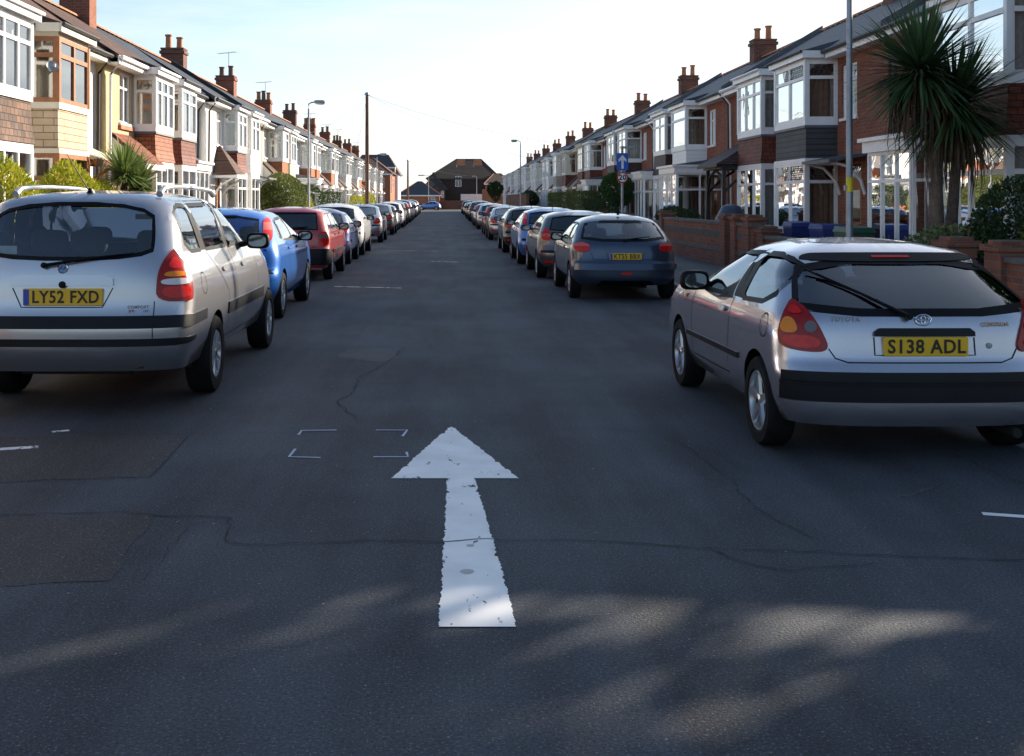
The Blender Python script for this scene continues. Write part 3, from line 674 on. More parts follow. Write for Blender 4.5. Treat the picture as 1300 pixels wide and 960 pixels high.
    mb.box(-w_+.04, w_-.04, .36, B.L-.35, B.z0+.02, B.z0+.05); mb.box(-w_+.25, w_-.25, .10, .36, B.z0+.02, B.z0+.05)
    for ay in (ra, fa):
        for sg in (1, -1):
            R = rr+.06; x0, x1 = sg*(B.W0-.33), sg*(B.W0-.13); k = 10; v = []
            for i in range(k+1):
                a = -.15+(pi+.3)*i/k; v += [Vector((x0, ay+cos(a)*R, rr+sin(a)*R)), Vector((x1, ay+cos(a)*R, rr+sin(a)*R))]
            mb.mesh(v, [(2*i, 2*i+1, 2*i+3, 2*i+2) for i in range(k)]); mb.mesh(v, [tuple(2*i for i in range(k+1))])
    mb.box(-w_*.5, w_*.5, .35, B.L-.6, B.z0-.06, B.z0+.02)
    mb.build('underbody', UNDER, root)
    # interior: floor, seats, headrests, dash
    mb = MB(); zb = B.belt
    mb.box(-B.w(zb)+.08, B.w(zb)-.08, B.yr(zb)+.2, S['ws'][0]-.1, .34, .36)
    mb.box(-B.w(zb)+.1, B.w(zb)-.1, S['ws'][0]-.55, S['ws'][0]-.1, .5, zb+.0)
    if S.get('shelf', True): mb.box(-B.w(zb)+.1, B.w(zb)-.1, B.yr(zb)+.1, S['seats'][0][0]+.02, zb-.06, zb-.045)
    mb.build('dashboard', FELT, root)
    for (sy, xs, hw, sh) in S['seats']:
        for sx in xs:
            m2 = MB(); rbox(m2, (sx, sy, sh-.38), (hw, .09, .34)); rbox(m2, (sx, sy+.25, sh-.66), (hw, .27, .09)); st = m2.build('seat', SEATM, root)
            if detail:
                m2 = MB(); rbox(m2, (sx, sy-.02, sh+.12), (S.get('hr', .13), .05, .10)); m2.tube([(sx-.05, sy, sh-.04), (sx-.05, sy, sh+.08)], .006, 6); m2.tube([(sx+.05, sy, sh-.04), (sx+.05, sy, sh+.08)], .006, 6)
                m2.build('headrest', SEATM, st)
    for sg in (1, -1):
        wheel(root, sg*(S['tr']), ra, rr, S.get('tw', .19), sg, S.get('hub', 'five'), detail, S.get('lr', .64)); wheel(root, sg*(S['tr']), fa, rr, S.get('tw', .19), sg, S.get('hub', 'five'), detail, S.get('lr', .64))
    # lamps
    for (pl, bands, mats) in S['lamps']:
        qm_ = max(B.qr(a, z) for c, a, z in pl if c == 'r')+.03; sm_ = min([a for c, a, z in pl if c == 's']+[9])
        Q = [(B.qr(a, z) if c == 'r' else qm_+(a-sm_), z) for c, a, z in pl]; Q = chaikin(Q, 2 if detail else 1)
        for sg in (1, -1):
            m2 = MB(); v, f, mi = patch(B, Q, .012, .03, .05 if detail > 1 else .12, bands); v = v if sg == 1 else mirror_pts(v)
            m2.mesh(v, f, 0, True); m2.m = mi; tl = m2.build('tail_light', mats, root)
            for (im, ip) in (S.get('insets', []) if detail > 0 else []):
                def lq(u, z):
                    xs = [Q[k][0]+(z-Q[k][1])/(Q[(k+1) % len(Q)][1]-Q[k][1])*(Q[(k+1) % len(Q)][0]-Q[k][0]) for k in range(len(Q)) if (Q[k][1]-z)*(Q[(k+1) % len(Q)][1]-z) < 0]
                    return min(xs)+(max(xs)-min(xs))*u
                m2 = MB(); v, f, _ = patch(B, chaikin([(lq(u, z), z) for u, z in ip], 2), .016, .006, .05); m2.mesh(v if sg == 1 else mirror_pts(v), f, 0, True); m2.build('lamp_lens', im, tl)
    for st in S.get('strips', []):   # (name, mat, [(q chart pts)], offset, thickness)
        nm, mt, pl, off, th = st[:5]; Q = [(B.qr(a, z) if c == 'r' else B.qs(a, z), z) for c, a, z in pl]; Q2 = []
        for i, a in enumerate(Q):
            b = Q[(i+1) % len(Q)]; n = max(1, int(math.dist(a, b)/.15)); Q2 += [(a[0]+(b[0]-a[0])*k/n, a[1]+(b[1]-a[1])*k/n) for k in range(n)]
        if len(st) > 5 and st[5] == 'sides':
            v, f, _ = patch(B, Q2, off, th, .1)
            for w_ in (v, mirror_pts(v)): m2 = MB(); m2.mesh(w_, f, 0, True); m2.build(nm, mt if not (mt == 'paint') else col, root)
        else:
            m2 = MB(); v, f, _ = patch(B, Q2, off, th, .1); m2.mesh(v, f, 0, True); m2.build(nm, mt if not (mt == 'paint') else col, root)
    for ch, pts, *cl in (S.get('seams', []) if detail else []):
        v, f = seam(B, ch, pts, .007 if detail > 1 else .010)
        for w_ in ((v, mirror_pts(v)) if ch == 's' else (v,)): m2 = MB(); m2.mesh(w_, f); m2.build('panel_gap', CRACK, root, recalc=False)
    # plate
    px, pz, pw, ph = S['plate']; yy = min(B.pos(B.qr(px+a, pz+b), pz+b).y for a in (-pw/2, 0, pw/2) for b in (-ph/2, ph/2))-.012-S.get('plate_out', 0)
    m2 = MB(); m2.box(px-pw/2, px+pw/2, yy-.004, yy+.03, pz-ph/2, pz+ph/2)
    pl = m2.build('number_plate', PLY, root, bevel=.004 if detail > 1 else 0)
    if S.get('txt'):
        bx = 0
        if S.get('euro'):
            m3 = MB(); m3.box(px-pw/2+.004, px-pw/2+.045, yy-.0055, yy-.002, pz-ph/2+.004, pz+ph/2-.004); m3.build('country_band', PLB, pl, recalc=False); bx = .022
        text_part('plate_lettering', S['txt'], ph*1.02, INK, pl, (px+bx, yy-.0065, pz-.002), bold=.0022, sx=S.get('tsx', .9))
    # mirrors
    mx, my, mz = S['mirror']
    for sg in (1, -1):
        m2 = MB(); m2.tube([(sg*(B.w(mz)-.03), my+.02, mz-.05), (sg*(mx-.03), my+.03, mz-.02)], .028, 8); rbox(m2, (sg*(mx+.06), my+.03, mz), (.112, .05, .078))
        o = m2.build('door_mirror', BLACKP if S.get('mblack', True) else col, root)
        m3 = MB(); vs = [Vector((sg*(mx+.06)+.085*math.copysign(abs(cos(a))**.7, cos(a)), my-.022, mz+.055*math.copysign(abs(sin(a))**.7, sin(a)))) for a in [2*pi*i/20 for i in range(20)]]; m3.face(vs); m3.build('mirror_glass', MGL, o)
    # handles
    if detail:
        for hy, hz in S['handles']:
            Q = chaikin([(B.qs(hy-.08, hz), hz-.02), (B.qs(hy+.08, hz), hz-.02), (B.qs(hy+.08, hz), hz+.022), (B.qs(hy-.08, hz), hz+.022)], 2)
            for sg in (1, -1):
                m2 = MB(); v, f, _ = patch(B, Q, .016, .02, .06); m2.mesh(v if sg == 1 else mirror_pts(v), f, 0, True); m2.build('door_handle', col, root)
    if S.get('wiper'):
        (x0, z0), (x1, z1) = S['wiper']; a = B.pos(B.qr(x0, z0), z0); b = B.pos(B.qr(x1, z1), z1); no = Vector((0, -.035, .01)); m2 = MB()
        m2.tube([a+no, (a+b)/2+no*1.2, b+no*.8], .008, 6, taper=[.014, .010, .006]); m2.tube([a+Vector((0, .02, 0)), a+no*1.1], .022, 10)
        c = (a+b)/2; m2.tube([c+no*.5+(b-a)*-.12, b+no*.45+(b-a)*.12], .007, 6); m2.build('rear_wiper', BLACKP, root)
    if S.get('aerial'):
        p, q = S['aerial']; m2 = MB(); m2.tube([p, q], .004, 6, taper=[.006, .003]); m2.lathe([(.028, 0), (.022, .015), (.006, .04)], (p[0], p[1], p[2]-.005), 'z', 12); m2.build('aerial', BLACKP, root)
    if S.get('exhaust'):
        ex, ez = S['exhaust']; m2 = MB(); m2.tube([(ex, .06, ez), (ex, .5, ez)], .028, 10); m2.build('exhaust_pipe', UNDER, root)
    return B
def scaled(S, **k): d = dict(S); d.update(k); return d
def SPLATE(z, w=.5): return (0, z, w, .105)
# --- silver people carrier, near left
MPV = dict(L=4.45, A=.28, n=2.9, z0=.33, belt=1.13, crown=.03,
 yr=[(.33, .09), (.42, .03), (.5, .0), (.66, .0), (.73, .03), (.80, .055), (1.0, .08), (1.13, .11), (1.3, .19), (1.5, .31), (1.57, .37), (1.60, .42), (1.63, .58)],
 w=[(.33, .83), (.5, .885), (.75, .905), (.95, .885), (1.10, .83), (1.16, .80), (1.35, .755), (1.5, .705), (1.57, .65), (1.60, .57), (1.63, .42)],
 ws=(3.35, 2.35), ax=1.15, wb=2.72, wr=.315, tr=.80, tw=.2, hub='many', lr=.62,
 rear_glass=chaikin([(-.62, 1.135), (.62, 1.135), (.63, 1.3), (.57, 1.565), (-.57, 1.565), (-.63, 1.3)], 2), border=.03,
 side_glass=[chaikin([(.52, 1.165), (1.14, 1.16), (.96, 1.55), (.60, 1.56), (.42, 1.46)], 1), [(1.18, 1.16), (1.98, 1.155), (1.80, 1.56), (1.00, 1.555)], [(2.04, 1.155), (2.95, 1.15), (2.62, 1.38), (2.30, 1.52), (1.87, 1.56)]],
 seats=[(1.05, (-.44, -.12, .42), .2, 1.12), (2.1, (-.4, .4), .24, 1.12)], shelf=False, hr=.15,
 lamps=[([('r', .665, .84), ('r', .66, .98), ('r', .675, 1.09), ('r', .735, 1.20), ('s', .13, 1.215), ('s', .20, 1.12), ('s', .225, .98), ('s', .215, .86), ('s', .17, .83)], [(-9, 0)], [LRD])],
 insets=[(LW, [(.10, .955), (.90, .955), (.90, 1.0), (.10, 1.0)]), (LA, [(.16, 1.012), (.84, 1.012), (.80, 1.05), (.20, 1.05)]), (LR, [(.1, .86), (.9, .86), (.9, .945), (.1, .945)]), (LR, [(.22, 1.07), (.80, 1.07), (.68, 1.15), (.4, 1.15)])],
 strips=[('bumper_strip', STRIP, [('r', -.86, .65), ('r', .86, .65), ('s', .70, .655), ('s', .70, .735), ('r', .86, .735), ('r', -.86, .735), ('r', -.86, .70)], .014, .025),
         ('bumper_strip', STRIP, [('r', -.80, .52), ('r', .80, .52), ('s', .36, .54), ('s', .36, .57), ('r', .80, .575), ('r', -.80, .575)], .012, .02),
         ('side_strip', STRIP, [('s', 1.60, .60), ('s', 3.42, .60), ('s', 3.42, .70), ('s', 1.60, .70)], .014, .02, 'sides'),
         ('handle_garnish', 'paint', [('r', -.385, .955), ('r', .365, .955), ('r', .36, 1.005), ('r', .30, 1.03), ('r', -.32, 1.03), ('r', -.38, 1.0)], .022, .03)],
 seams=[('s', [(1.66, .45), (1.62, .8), (1.32, 1.0), (1.16, 1.15)]), ('s', [(2.02, .40), (2.02, 1.15)]), ('s', [(3.02, 1.14), (3.12, .9), (3.12, .45)]), ('s', [(1.6, .41), (3.1, .40)]), ('r', [(.655, .52), (.655, .84)]), ('r', [(-.655, .52), (-.655, .84)]),
        ('r', [(-.37, .94), (-.30, .80), (.29, .80), (.36, .94)]), ('s', [(.70+.085*cos(a*pi/6), .93+.085*sin(a*pi/6)) for a in range(13)])],
 plate=(.005, .875, .575, .122), txt='LY52 FXD', euro=True, tsx=.86, mirror=(.92, 2.62, 1.19), handles=[(1.55, .99), (2.4, .985)], wiper=((-.14, 1.095), (.42, 1.175)),
 aerial=((0.02, .62, 1.64), (-.12, .50, 1.93)))
# --- silver three-door hatchback, near right
HATCH = dict(L=3.75, A=.30, n=3.0, z0=.235, belt=.872, crown=.03,
 yr=[(.235, .05), (.33, .0), (.54, .0), (.575, .035), (.60, .05), (.85, .10), (.90, .125), (1.05, .34), (1.2, .56), (1.245, .64), (1.29, .85)],
 w=[(.235, .77), (.35, .825), (.55, .845), (.75, .84), (.88, .81), (.93, .785), (1.05, .72), (1.17, .655), (1.245, .56), (1.29, .38)],
 ws=(2.75, 1.85), ax=.64, wb=2.25, wr=.285, tr=.755, tw=.175, hub='five', lr=.68,
 rear_glass=chaikin([(-.74, .880), (.74, .880), (.715, 1.0), (.57, 1.215), (-.57, 1.215), (-.70, 1.0)], 1), border=.045,
 side_glass=[chaikin([(.46, .915), (1.29, .885), (1.20, 1.228), (.78, 1.236), (.50, 1.14)], 1), [(1.33, .885), (2.34, .880), (2.20, .97), (1.64, 1.215), (1.24, 1.228)]],
 seats=[(.95, (-.3, .3), .27, .92), (1.75, (-.34, .34), .24, .98)], hr=.14,
 lamps=[([('r', .555, .675), ('r', .59, .79), ('r', .645, .90), ('r', .70, .965), ('s', .08, .96), ('s', .115, .89), ('s', .13, .76), ('s', .11, .69), ('r', .68, .665)], [(-9, 0)], [LRD])],
 insets=[(LA, [(.50, .775), (.96, .775), (.95, .865), (.60, .865)]), (LR, [(.12, .69), (.92, .69), (.95, .765), (.12, .765)]), (LR, [(.25, .885), (.85, .885), (.75, .93), (.4, .93)])],
 strips=[('bumper_strip', STRIP, [('r', -.82, .385), ('r', .82, .385), ('s', .30, .40), ('s', .33, .545), ('r', .82, .552), ('r', -.82, .552)], .014, .03),
         ('bumper_moulding', STRIP, [('r', -.82, .487), ('r', .82, .487), ('s', .30, .49), ('s', .32, .507), ('r', .82, .504), ('r', -.82, .504)], .030, .03),
         ('side_strip', STRIP, [('s', 1.05, .50), ('s', 2.55, .49), ('s', 2.55, .525), ('s', 1.05, .54)], .012, .02, 'sides'),
         ('handle_garnish', STRIP, [('r', -.30, .765), ('r', .30, .765), ('r', .30, .79), ('r', .27, .812), ('r', -.27, .812), ('r', -.30, .79)], .022, .03)],
 seams=[('r', [(-.565, .69), (-.53, .635), (-.46, .612), (.46, .612), (.53, .635), (.565, .69)]), ('s', [(1.29, .91), (1.34, .42)]), ('s', [(2.36, .88), (2.42, .7), (2.40, .36)]), ('s', [(1.34, .36), (2.40, .35)]),
        ('s', [(.50+.075*cos(a*pi/6), .79+.075*sin(a*pi/6)) for a in range(13)]), ('r', [(-.30, .76), (-.30, .655), (.30, .655), (.30, .76)])],
 plate=(0, .708, .50, .112), txt='S138 ADL', tsx=.92, mirror=(.83, 2.10, .955), handles=[(1.48, .80)], wiper=((-.09, .875), (-.52, 1.11)), exhaust=(.55, .19))
# --- dark blue-grey hatchback, right
SUPER = dict(L=3.75, A=.40, n=2.6, z0=.25, belt=.93, crown=.04,
 yr=[(.25, .08), (.36, .0), (.56, .0), (.60, .05), (.64, .07), (.9, .13), (.95, .16), (1.1, .36), (1.25, .58), (1.31, .68), (1.36, .9)],
 w=[(.25, .74), (.4, .82), (.58, .83), (.8, .82), (.92, .79), (.96, .77), (1.1, .72), (1.25, .63), (1.31, .54), (1.36, .36)],
 ws=(2.85, 1.9), ax=.66, wb=2.3, wr=.29, tr=.74, tw=.175, hub='seven', lr=.64,
 rear_glass=chaikin([(-.68, .95), (.68, .95), (.64, 1.1), (.54, 1.29), (-.54, 1.29), (-.64, 1.1)], 1), border=.045,
 side_glass=[chaikin([(.68, .965), (1.25, .955), (1.2, 1.25), (.92, 1.255), (.72, 1.18)], 1), [(1.30, .955), (2.35, .94), (2.2, 1.03), (1.62, 1.25), (1.25, 1.255)]],
 seats=[(1.0, (-.3, .3), .26, .94), (1.8, (-.34, .34), .24, 1.0)],
 lamps=[([('r', .54, .80), ('r', .54, .90), ('r', .62, .935), ('s', .20, .935), ('s', .32, .90), ('s', .25, .83), ('r', .72, .775)], [(-9, 0), (.875, 1)], [LR, LR2])],
 strips=[('bumper_strip', 'paint', [('r', -.78, .50), ('r', .78, .50), ('s', .32, .52), ('s', .32, .57), ('r', .78, .58), ('r', -.78, .58)], .025, .04),
         ('fog_light', LR, [('r', -.07, .425), ('r', .07, .425), ('r', .09, .44), ('r', .07, .46), ('r', -.07, .46), ('r', -.09, .44)], .012, .02),
         ('bumper_valance', BLACKP, [('r', -.45, .25), ('r', .45, .25), ('r', .38, .33), ('r', -.38, .33)], .008, .02)],
 seams=[('r', [(-.53, .78), (-.50, .66), (.50, .66), (.53, .78)]), ('s', [(1.27, .95), (1.32, .42)]), ('s', [(2.42, .92), (2.46, .4)]), ('r', [(-.30, .78), (-.26, .66), (.26, .66), (.30, .78)])],
 plate=(0, .715, .50, .105), txt='KT55 BBX', euro=True, tsx=.84, mirror=(.81, 2.15, .98), handles=[(1.5, .83)], wiper=((.0, .97), (.36, 1.02)), aerial=((0, .85, 1.38), (0, .78, 1.55)), plate_out=.0)
# --- hatchback with tall lamps in the rear pillars
TALL = dict(L=4.3, A=.40, n=2.6, z0=.25, belt=1.0, crown=.035,
 yr=[(.25, .10), (.38, .0), (.60, .0), (.68, .06), (.95, .13), (1.02, .15), (1.2, .30), (1.37, .46), (1.42, .54), (1.47, .8)],
 w=[(.25, .80), (.42, .875), (.62, .895), (.82, .89), (.97, .86), (1.02, .84), (1.18, .77), (1.34, .69), (1.42, .59), (1.47, .38)],
 ws=(3.3, 2.15), ax=.78, wb=2.6, wr=.315, tr=.79, tw=.2, hub='five', lr=.66,
 rear_glass=chaikin([(-.66, 1.03), (.66, 1.03), (.62, 1.2), (.58, 1.40), (-.58, 1.40), (-.62, 1.2)], 1), border=.03,
 side_glass=[chaikin([(.85, 1.09), (1.1, 1.05), (1.12, 1.34), (.98, 1.33)], 1), [(1.14, 1.04), (1.93, 1.02), (1.85, 1.37), (1.18, 1.35)], [(1.98, 1.02), (3.0, 1.0), (2.75, 1.12), (2.25, 1.36), (1.90, 1.37)]],
 seats=[(1.2, (-.35, .35), .3, 1.02), (2.1, (-.38, .38), .24, 1.06)],
 lamps=[([('r', .68, 1.06), ('r', .66, 1.2), ('r', .62, 1.36), ('s', .60, 1.36), ('s', .50, 1.22), ('s', .36, 1.04)], [(-9, 0), (1.2, 1), (1.3, 0)], [LR, LR2])],
 strips=[('reflector', LR, [('r', .60, .40), ('r', .78, .40), ('r', .78, .445), ('r', .60, .445)], .008, .02, 'sides'), ('bumper_strip', STRIP, [('r', .52, .64), ('r', .84, .64), ('s', .22, .64), ('s', .22, .69), ('r', .84, .69), ('r', .52, .69)], .010, .02, 'sides'),
         ('bumper_valance', BLACKP, [('r', -.6, .25), ('r', .6, .25), ('r', .55, .33), ('r', -.55, .33)], .008, .02)],
 seams=[('r', [(-.60, 1.0), (-.56, .72), (.56, .72), (.60, 1.0)]), ('s', [(1.95, 1.02), (1.98, .42)]), ('s', [(3.05, 1.0), (3.12, .42)]), ('s', [(1.22, 1.04), (1.28, .8), (1.5, .5)])],
 plate=(0, .80, .50, .105), euro=True, mirror=(.88, 2.62, 1.06), mblack=True, handles=[(1.4, .93), (2.2, .92)], wiper=((0, 1.06), (.40, 1.11)), aerial=((0, .9, 1.50), (0, .8, 1.68)))
# --- older square estate with black bumpers
SQUARE = dict(L=4.25, A=.28, n=3.2, z0=.26, belt=.97, crown=.03,
 yr=[(.26, .06), (.36, .0), (.62, .0), (.66, .08), (.9, .10), (.98, .12), (1.2, .22), (1.36, .32), (1.40, .38), (1.44, .6)],
 w=[(.26, .77), (.4, .83), (.64, .845), (.8, .84), (.94, .82), (1.0, .80), (1.2, .74), (1.34, .68), (1.40, .58), (1.44, .38)],
 ws=(3.15, 2.2), ax=.82, wb=2.5, wr=.29, tr=.75, tw=.18, hub='many', lr=.62,
 rear_glass=[(-.62, 1.01), (.62, 1.01), (.56, 1.36), (-.56, 1.36)], border=.03,
 side_glass=[[(.50, 1.02), (1.12, 1.01), (1.12, 1.34), (.62, 1.34)], [(1.17, 1.01), (1.92, 1.0), (1.88, 1.35), (1.17, 1.345)], [(1.97, 1.0), (2.9, .99), (2.72, 1.08), (2.3, 1.35), (1.93, 1.35)]],
 seats=[(1.25, (-.32, .32), .28, 1.0), (2.1, (-.36, .36), .24, 1.02)],
 lamps=[([('r', .62, .70), ('r', .62, .98), ('r', .76, .98), ('s', .22, .96), ('s', .24, .70)], [(-9, 0), (.85, 1), (.93, 0)], [LR, LD])],
 strips=[('bumper', STRIP, [('r', -.80, .34), ('r', .80, .34), ('s', .45, .36), ('s', .45, .62), ('r', .80, .63), ('r', -.80, .63)], .02, .04), ('side_strip', STRIP, [('s', 1.2, .52), ('s', 2.9, .52), ('s', 2.9, .6), ('s', 1.2, .6)], .012, .02, 'sides')],
 seams=[('r', [(-.60, .68), (.60, .68)]), ('s', [(1.14, 1.0), (1.2, .8)]), ('s', [(1.94, 1.0), (1.97, .4)]), ('s', [(2.95, .98), (3.02, .4)])],
 plate=(0, .80, .50, .105), mirror=(.84, 2.55, 1.03), handles=[(1.35, .9), (2.15, .9)], wiper=((0, 1.03), (.38, 1.07)))
# --- saloon / liftback with a longer sloping window
SALOON = scaled(TALL, L=4.5, belt=.97,
 yr=[(.25, .10), (.38, .0), (.62, .0), (.68, .05), (.93, .08), (.985, .14), (1.15, .55), (1.32, .95), (1.37, 1.08), (1.42, 1.3)],
 w=[(.25, .80), (.42, .87), (.62, .885), (.82, .88), (.94, .85), (.99, .82), (1.15, .75), (1.3, .68), (1.37, .58), (1.42, .38)],
 rear_glass=chaikin([(-.66, 1.02), (.66, 1.02), (.62, 1.2), (.55, 1.35), (-.55, 1.35), (-.62, 1.2)], 1),
 side_glass=[[(1.0, 1.03), (1.25, 1.02), (1.38, 1.28), (1.25, 1.27)], [(1.3, 1.02), (2.05, 1.0), (2.0, 1.33), (1.42, 1.3)], [(2.1, 1.0), (3.1, .98), (2.85, 1.1), (2.4, 1.32), (2.05, 1.33)]],
 lamps=[([('r', .55, .70), ('r', .58, .84), ('r', .68, .93), ('s', .16, .94), ('s', .30, .88), ('s', .22, .72)], [(-9, 0), (.82, 1), (.86, 0)], [LR, LR2])],
 aerial=((0, 1.35, 1.44), (0, 1.25, 1.6)), wiper=None)
LOWL = scaled(TALL, lamps=[([('r', .56, .80), ('r', .58, .93), ('r', .70, .98), ('s', .18, .99), ('s', .36, .95), ('s', .26, .82)], [(-9, 0), (.87, 1), (.90, 0)], [LR, LR2])])
COMPACT = scaled(SUPER, txt=None, euro=False)
SQUARE2 = scaled(SQUARE, strips=[SQUARE['strips'][1]])
LEGGY = dict(scaled(LOWL), belt=1.10, z0=.30, wr=.33, L=4.3,
 yr=[(.30, .10), (.42, .0), (.66, .0), (.74, .06), (1.03, .10), (1.12, .12), (1.3, .22), (1.50, .36), (1.55, .42), (1.60, .7)],
 w=[(.30, .80), (.48, .875), (.7, .895), (.9, .89), (1.06, .86), (1.12, .84), (1.3, .78), (1.47, .71), (1.55, .60), (1.60, .40)],
 rear_glass=chaikin([(-.68, 1.13), (.68, 1.13), (.64, 1.3), (.58, 1.52), (-.58, 1.52), (-.64, 1.3)], 1),
 side_glass=[chaikin([(.62, 1.15), (1.1, 1.14), (1.1, 1.46), (.78, 1.45)], 1), [(1.14, 1.14), (1.93, 1.12), (1.85, 1.49), (1.14, 1.47)], [(1.98, 1.12), (3.0, 1.1), (2.75, 1.22), (2.25, 1.48), (1.90, 1.49)]],
 lamps=[([('r', .66, .92), ('r', .64, 1.08), ('r', .70, 1.20), ('s', .28, 1.2), ('s', .34, 1.05), ('s', .24, .92)], [(-9, 0), (1.02, 1), (1.08, 0)], [LR, LR2])],
 mirror=(.9, 2.62, 1.16), plate=(0, .9, .5, .105), wiper=((0, 1.15), (.4, 1.2)), aerial=None)
PS = paint('silver_paint', (.40, .40, .425), .8, .28); PS2 = paint('silver_paint_cool', (.42, .44, .47), .75, .36)
PBL = paint('bright_blue_paint', (.018, .155, .58), .35, .3); PRD = paint('red_paint', (.34, .014, .012), .0, .35); PDB = paint('navy_paint', (.012, .028, .16), .2, .3)
PWH = paint('white_paint', (.72, .72, .72), .0, .35); PGB = paint('slate_blue_paint', (.028, .048, .085), .45, .28); PBK = paint('black_paint', (.012, .013, .015), .1, .25); PGY = paint('grey_paint', (.085, .09, .10), .5, .32)
PMB = paint('mid_blue_paint', (.03, .17, .50), .35, .3); PGN = paint('dark_green_paint', (.02, .06, .05), .2, .3)
SIL_L = 'cars parked along the left kerb'; SIL_R = 'cars parked along the right kerb'
def park(name, label, cat, X, Y, S, col, detail, rz=0, group=None, glass=None, extra=None):
    r = thing(name, label, cat, (X, Y, 0), radians(rz), group); B = make_car(S, r, col, detail, glass)
    if extra: extra(r, B)
    return r
def mpv_extra(r, B):
    # roof rails
    for sg in (1, -1):
        m = MB(); ys = [.62, .72, .95, 1.4, 2.0, 2.45, 2.58]; zs = [0, .042, .058, .064, .058, .04, 0]
        pts = [(sg*.56, y, B.top-.005+z) for y, z in zip(ys, zs)]; m.tube(pts, .018, 8, taper=[.028, .022, .018, .017, .018, .022, .028]); m.build('roof_rail', GALV, r)
    # round badge with its inner disc, and the small lettering by the lamp
    y = B.pos(B.qr(0, 1.085), 1.085).y; m = MB(); m.lathe([(.040, .0), (.040, -.010), (.033, -.014), (.031, -.008), (.001, -.008)], (-.01, y, 1.083), 'y', 24)
    b = m.build('badge', CHROME, r); m = MB(); m.lathe([(.0295, -.0095), (.001, -.0095)], (-.01, y, 1.083), 'y', 20); m.build('badge_disc', plain('badge_blue', (.12, .25, .45), .3), b)
    m = MB(); m.tube([(-.036, y-.012, 1.070), (-.014, y-.013, 1.098), (-.006, y-.013, 1.070), (.016, y-.012, 1.097)], .0035, 6); m.build('badge_emblem', CHROME, b)
    y = B.pos(B.qr(.03, .98), .98).y; m = MB(); m.lathe([(.026, 0), (.026, -.03), (.016, -.034), (.001, -.034)], (.0, y-.0, .965), 'y', 16); m.build('lock', BLACKP, r)
    for t, x, z, s, mt in [('COMFORT', .545, .80, .030, CHROME), ('DTi', .50, .772, .024, BRED_INK), ('16V', .60, .772, .024, CHROME)]:
        yy = B.pos(B.qr(x, z), z).y; text_part('badge_lettering', t, s, mt, r, (x, yy-.006, z), rot=(pi/2, 0, radians(9)), bold=.0006)
    # tow eye style bits: door card, paper in the window, roof console light
    m = MB(); m.box(-.58, -.40, .235, .237, 1.18, 1.24); m.build('window_sticker', plain('paper', (.55, .60, .62), .8), r)
    m = MB(); m.box(-.10, .12, 2.3, 2.32, 1.40, 1.45); m.build('sun_visor', plain('visor', (.45, .45, .43), .8), r)
def hatch_extra(r, B):
    # oval emblem of three rings
    y = B.pos(B.qr(.0, .86), .86).y-.008; m = MB()
    def ring(cx, cz, a, b, t=.0032): m.tube([(cx+a*cos(u), y, cz+b*sin(u)) for u in [2*pi*i/24 for i in range(25)]], t, 6, cap=False)
    ring(.0, .862, .047, .032, .0045); ring(.0, .868, .034, .012); ring(.0, .862, .013, .028); m.build('badge', CHROME, r)
    for t, x, z, s, mt in [('TOYOTA', -.46, .865, .040, CHROME), ('COROLLA', .44, .835, .036, plain('badge_gold', (.45, .28, .12), .35, metal=.6))]:
        yy = B.pos(B.qr(x, z), z).y; text_part('badge_lettering', t, s, mt, r, (x, yy-.008, z), rot=(pi/2, 0, radians(8)*(1 if x > 0 else -1)), bold=.0006)
    yy = B.pos(B.qr(.39, .71), .71).y; m = MB(); m.lathe([(.017, 0), (.017, -.008), (.001, -.009)], (.39, yy, .71), 'y', 14); m.build('lock', GALV, r)
    # header above the window and the high brake lamp
    m = MB(); Q = [(B.qr(a, z), z) for a, z in chaikin([(-.57, 1.185), (.57, 1.185), (.54, 1.222), (.44, 1.238), (-.44, 1.238), (-.54, 1.222)], 2)]; v, f, _ = patch(B, Q, .006, .01, .1, g=True); m.mesh(v, f, 0, True); m.build('window_header', BLACKP, r)
    m = MB(); Q = [(B.qr(a, z), z) for a, z in [(-.12, 1.207), (.12, 1.207), (.12, 1.218), (-.12, 1.218)]]; v, f, _ = patch(B, Q, .010, .01, .1, g=True); m.mesh(v, f, 0, True); m.build('brake_light', LR, r)
    for sg in (1, -1):   # round clear lens within the lamp, and a side repeater
        m = MB(); q = B.qr(.655, .815); p = B.pos(q, .815)+B.nrm(q, .815)*.016; n = B.nrm(q, .815); u = n.cross(Vector((0, 0, 1))).normalized(); v = n.cross(u)
        ps = [p+u*cos(a)*.036+v*sin(a)*.036 for a in [2*pi*i/20 for i in range(20)]]; ps = ps if sg == 1 else mirror_pts(ps); m.face(ps); m.build('reversing_lens', LD, r)
        m = MB(); q = B.qs(2.62, .80); Q = [(q-.03, .785), (q+.03, .785), (q+.03, .815), (q-.03, .815)]; v, f, _ = patch(B, Q, .01, .012, .1); m.mesh(v if sg == 1 else mirror_pts(v), f, 0, True); m.build('side_repeater', LA, r)
    m = MB(); m.box(.0, .055, 1.0, 1.003, .98, 1.05); m.build('window_sticker', plain('pale_blue_paper', (.35, .5, .55), .8), r)
park('parked_car', 'silver people carrier with roof rails at the left edge of the photo', 'car', -2.778, 7.95, MPV, PS, 2, 0, None, None, mpv_extra)
park('parked_car', 'silver three-door hatchback with black bumper strip at the right edge of the photo', 'car', 2.86, 6.5, HATCH, paint('silver_lilac_paint', (.42, .42, .47), .8, .27), 2, .6, None, CGM, hatch_extra)
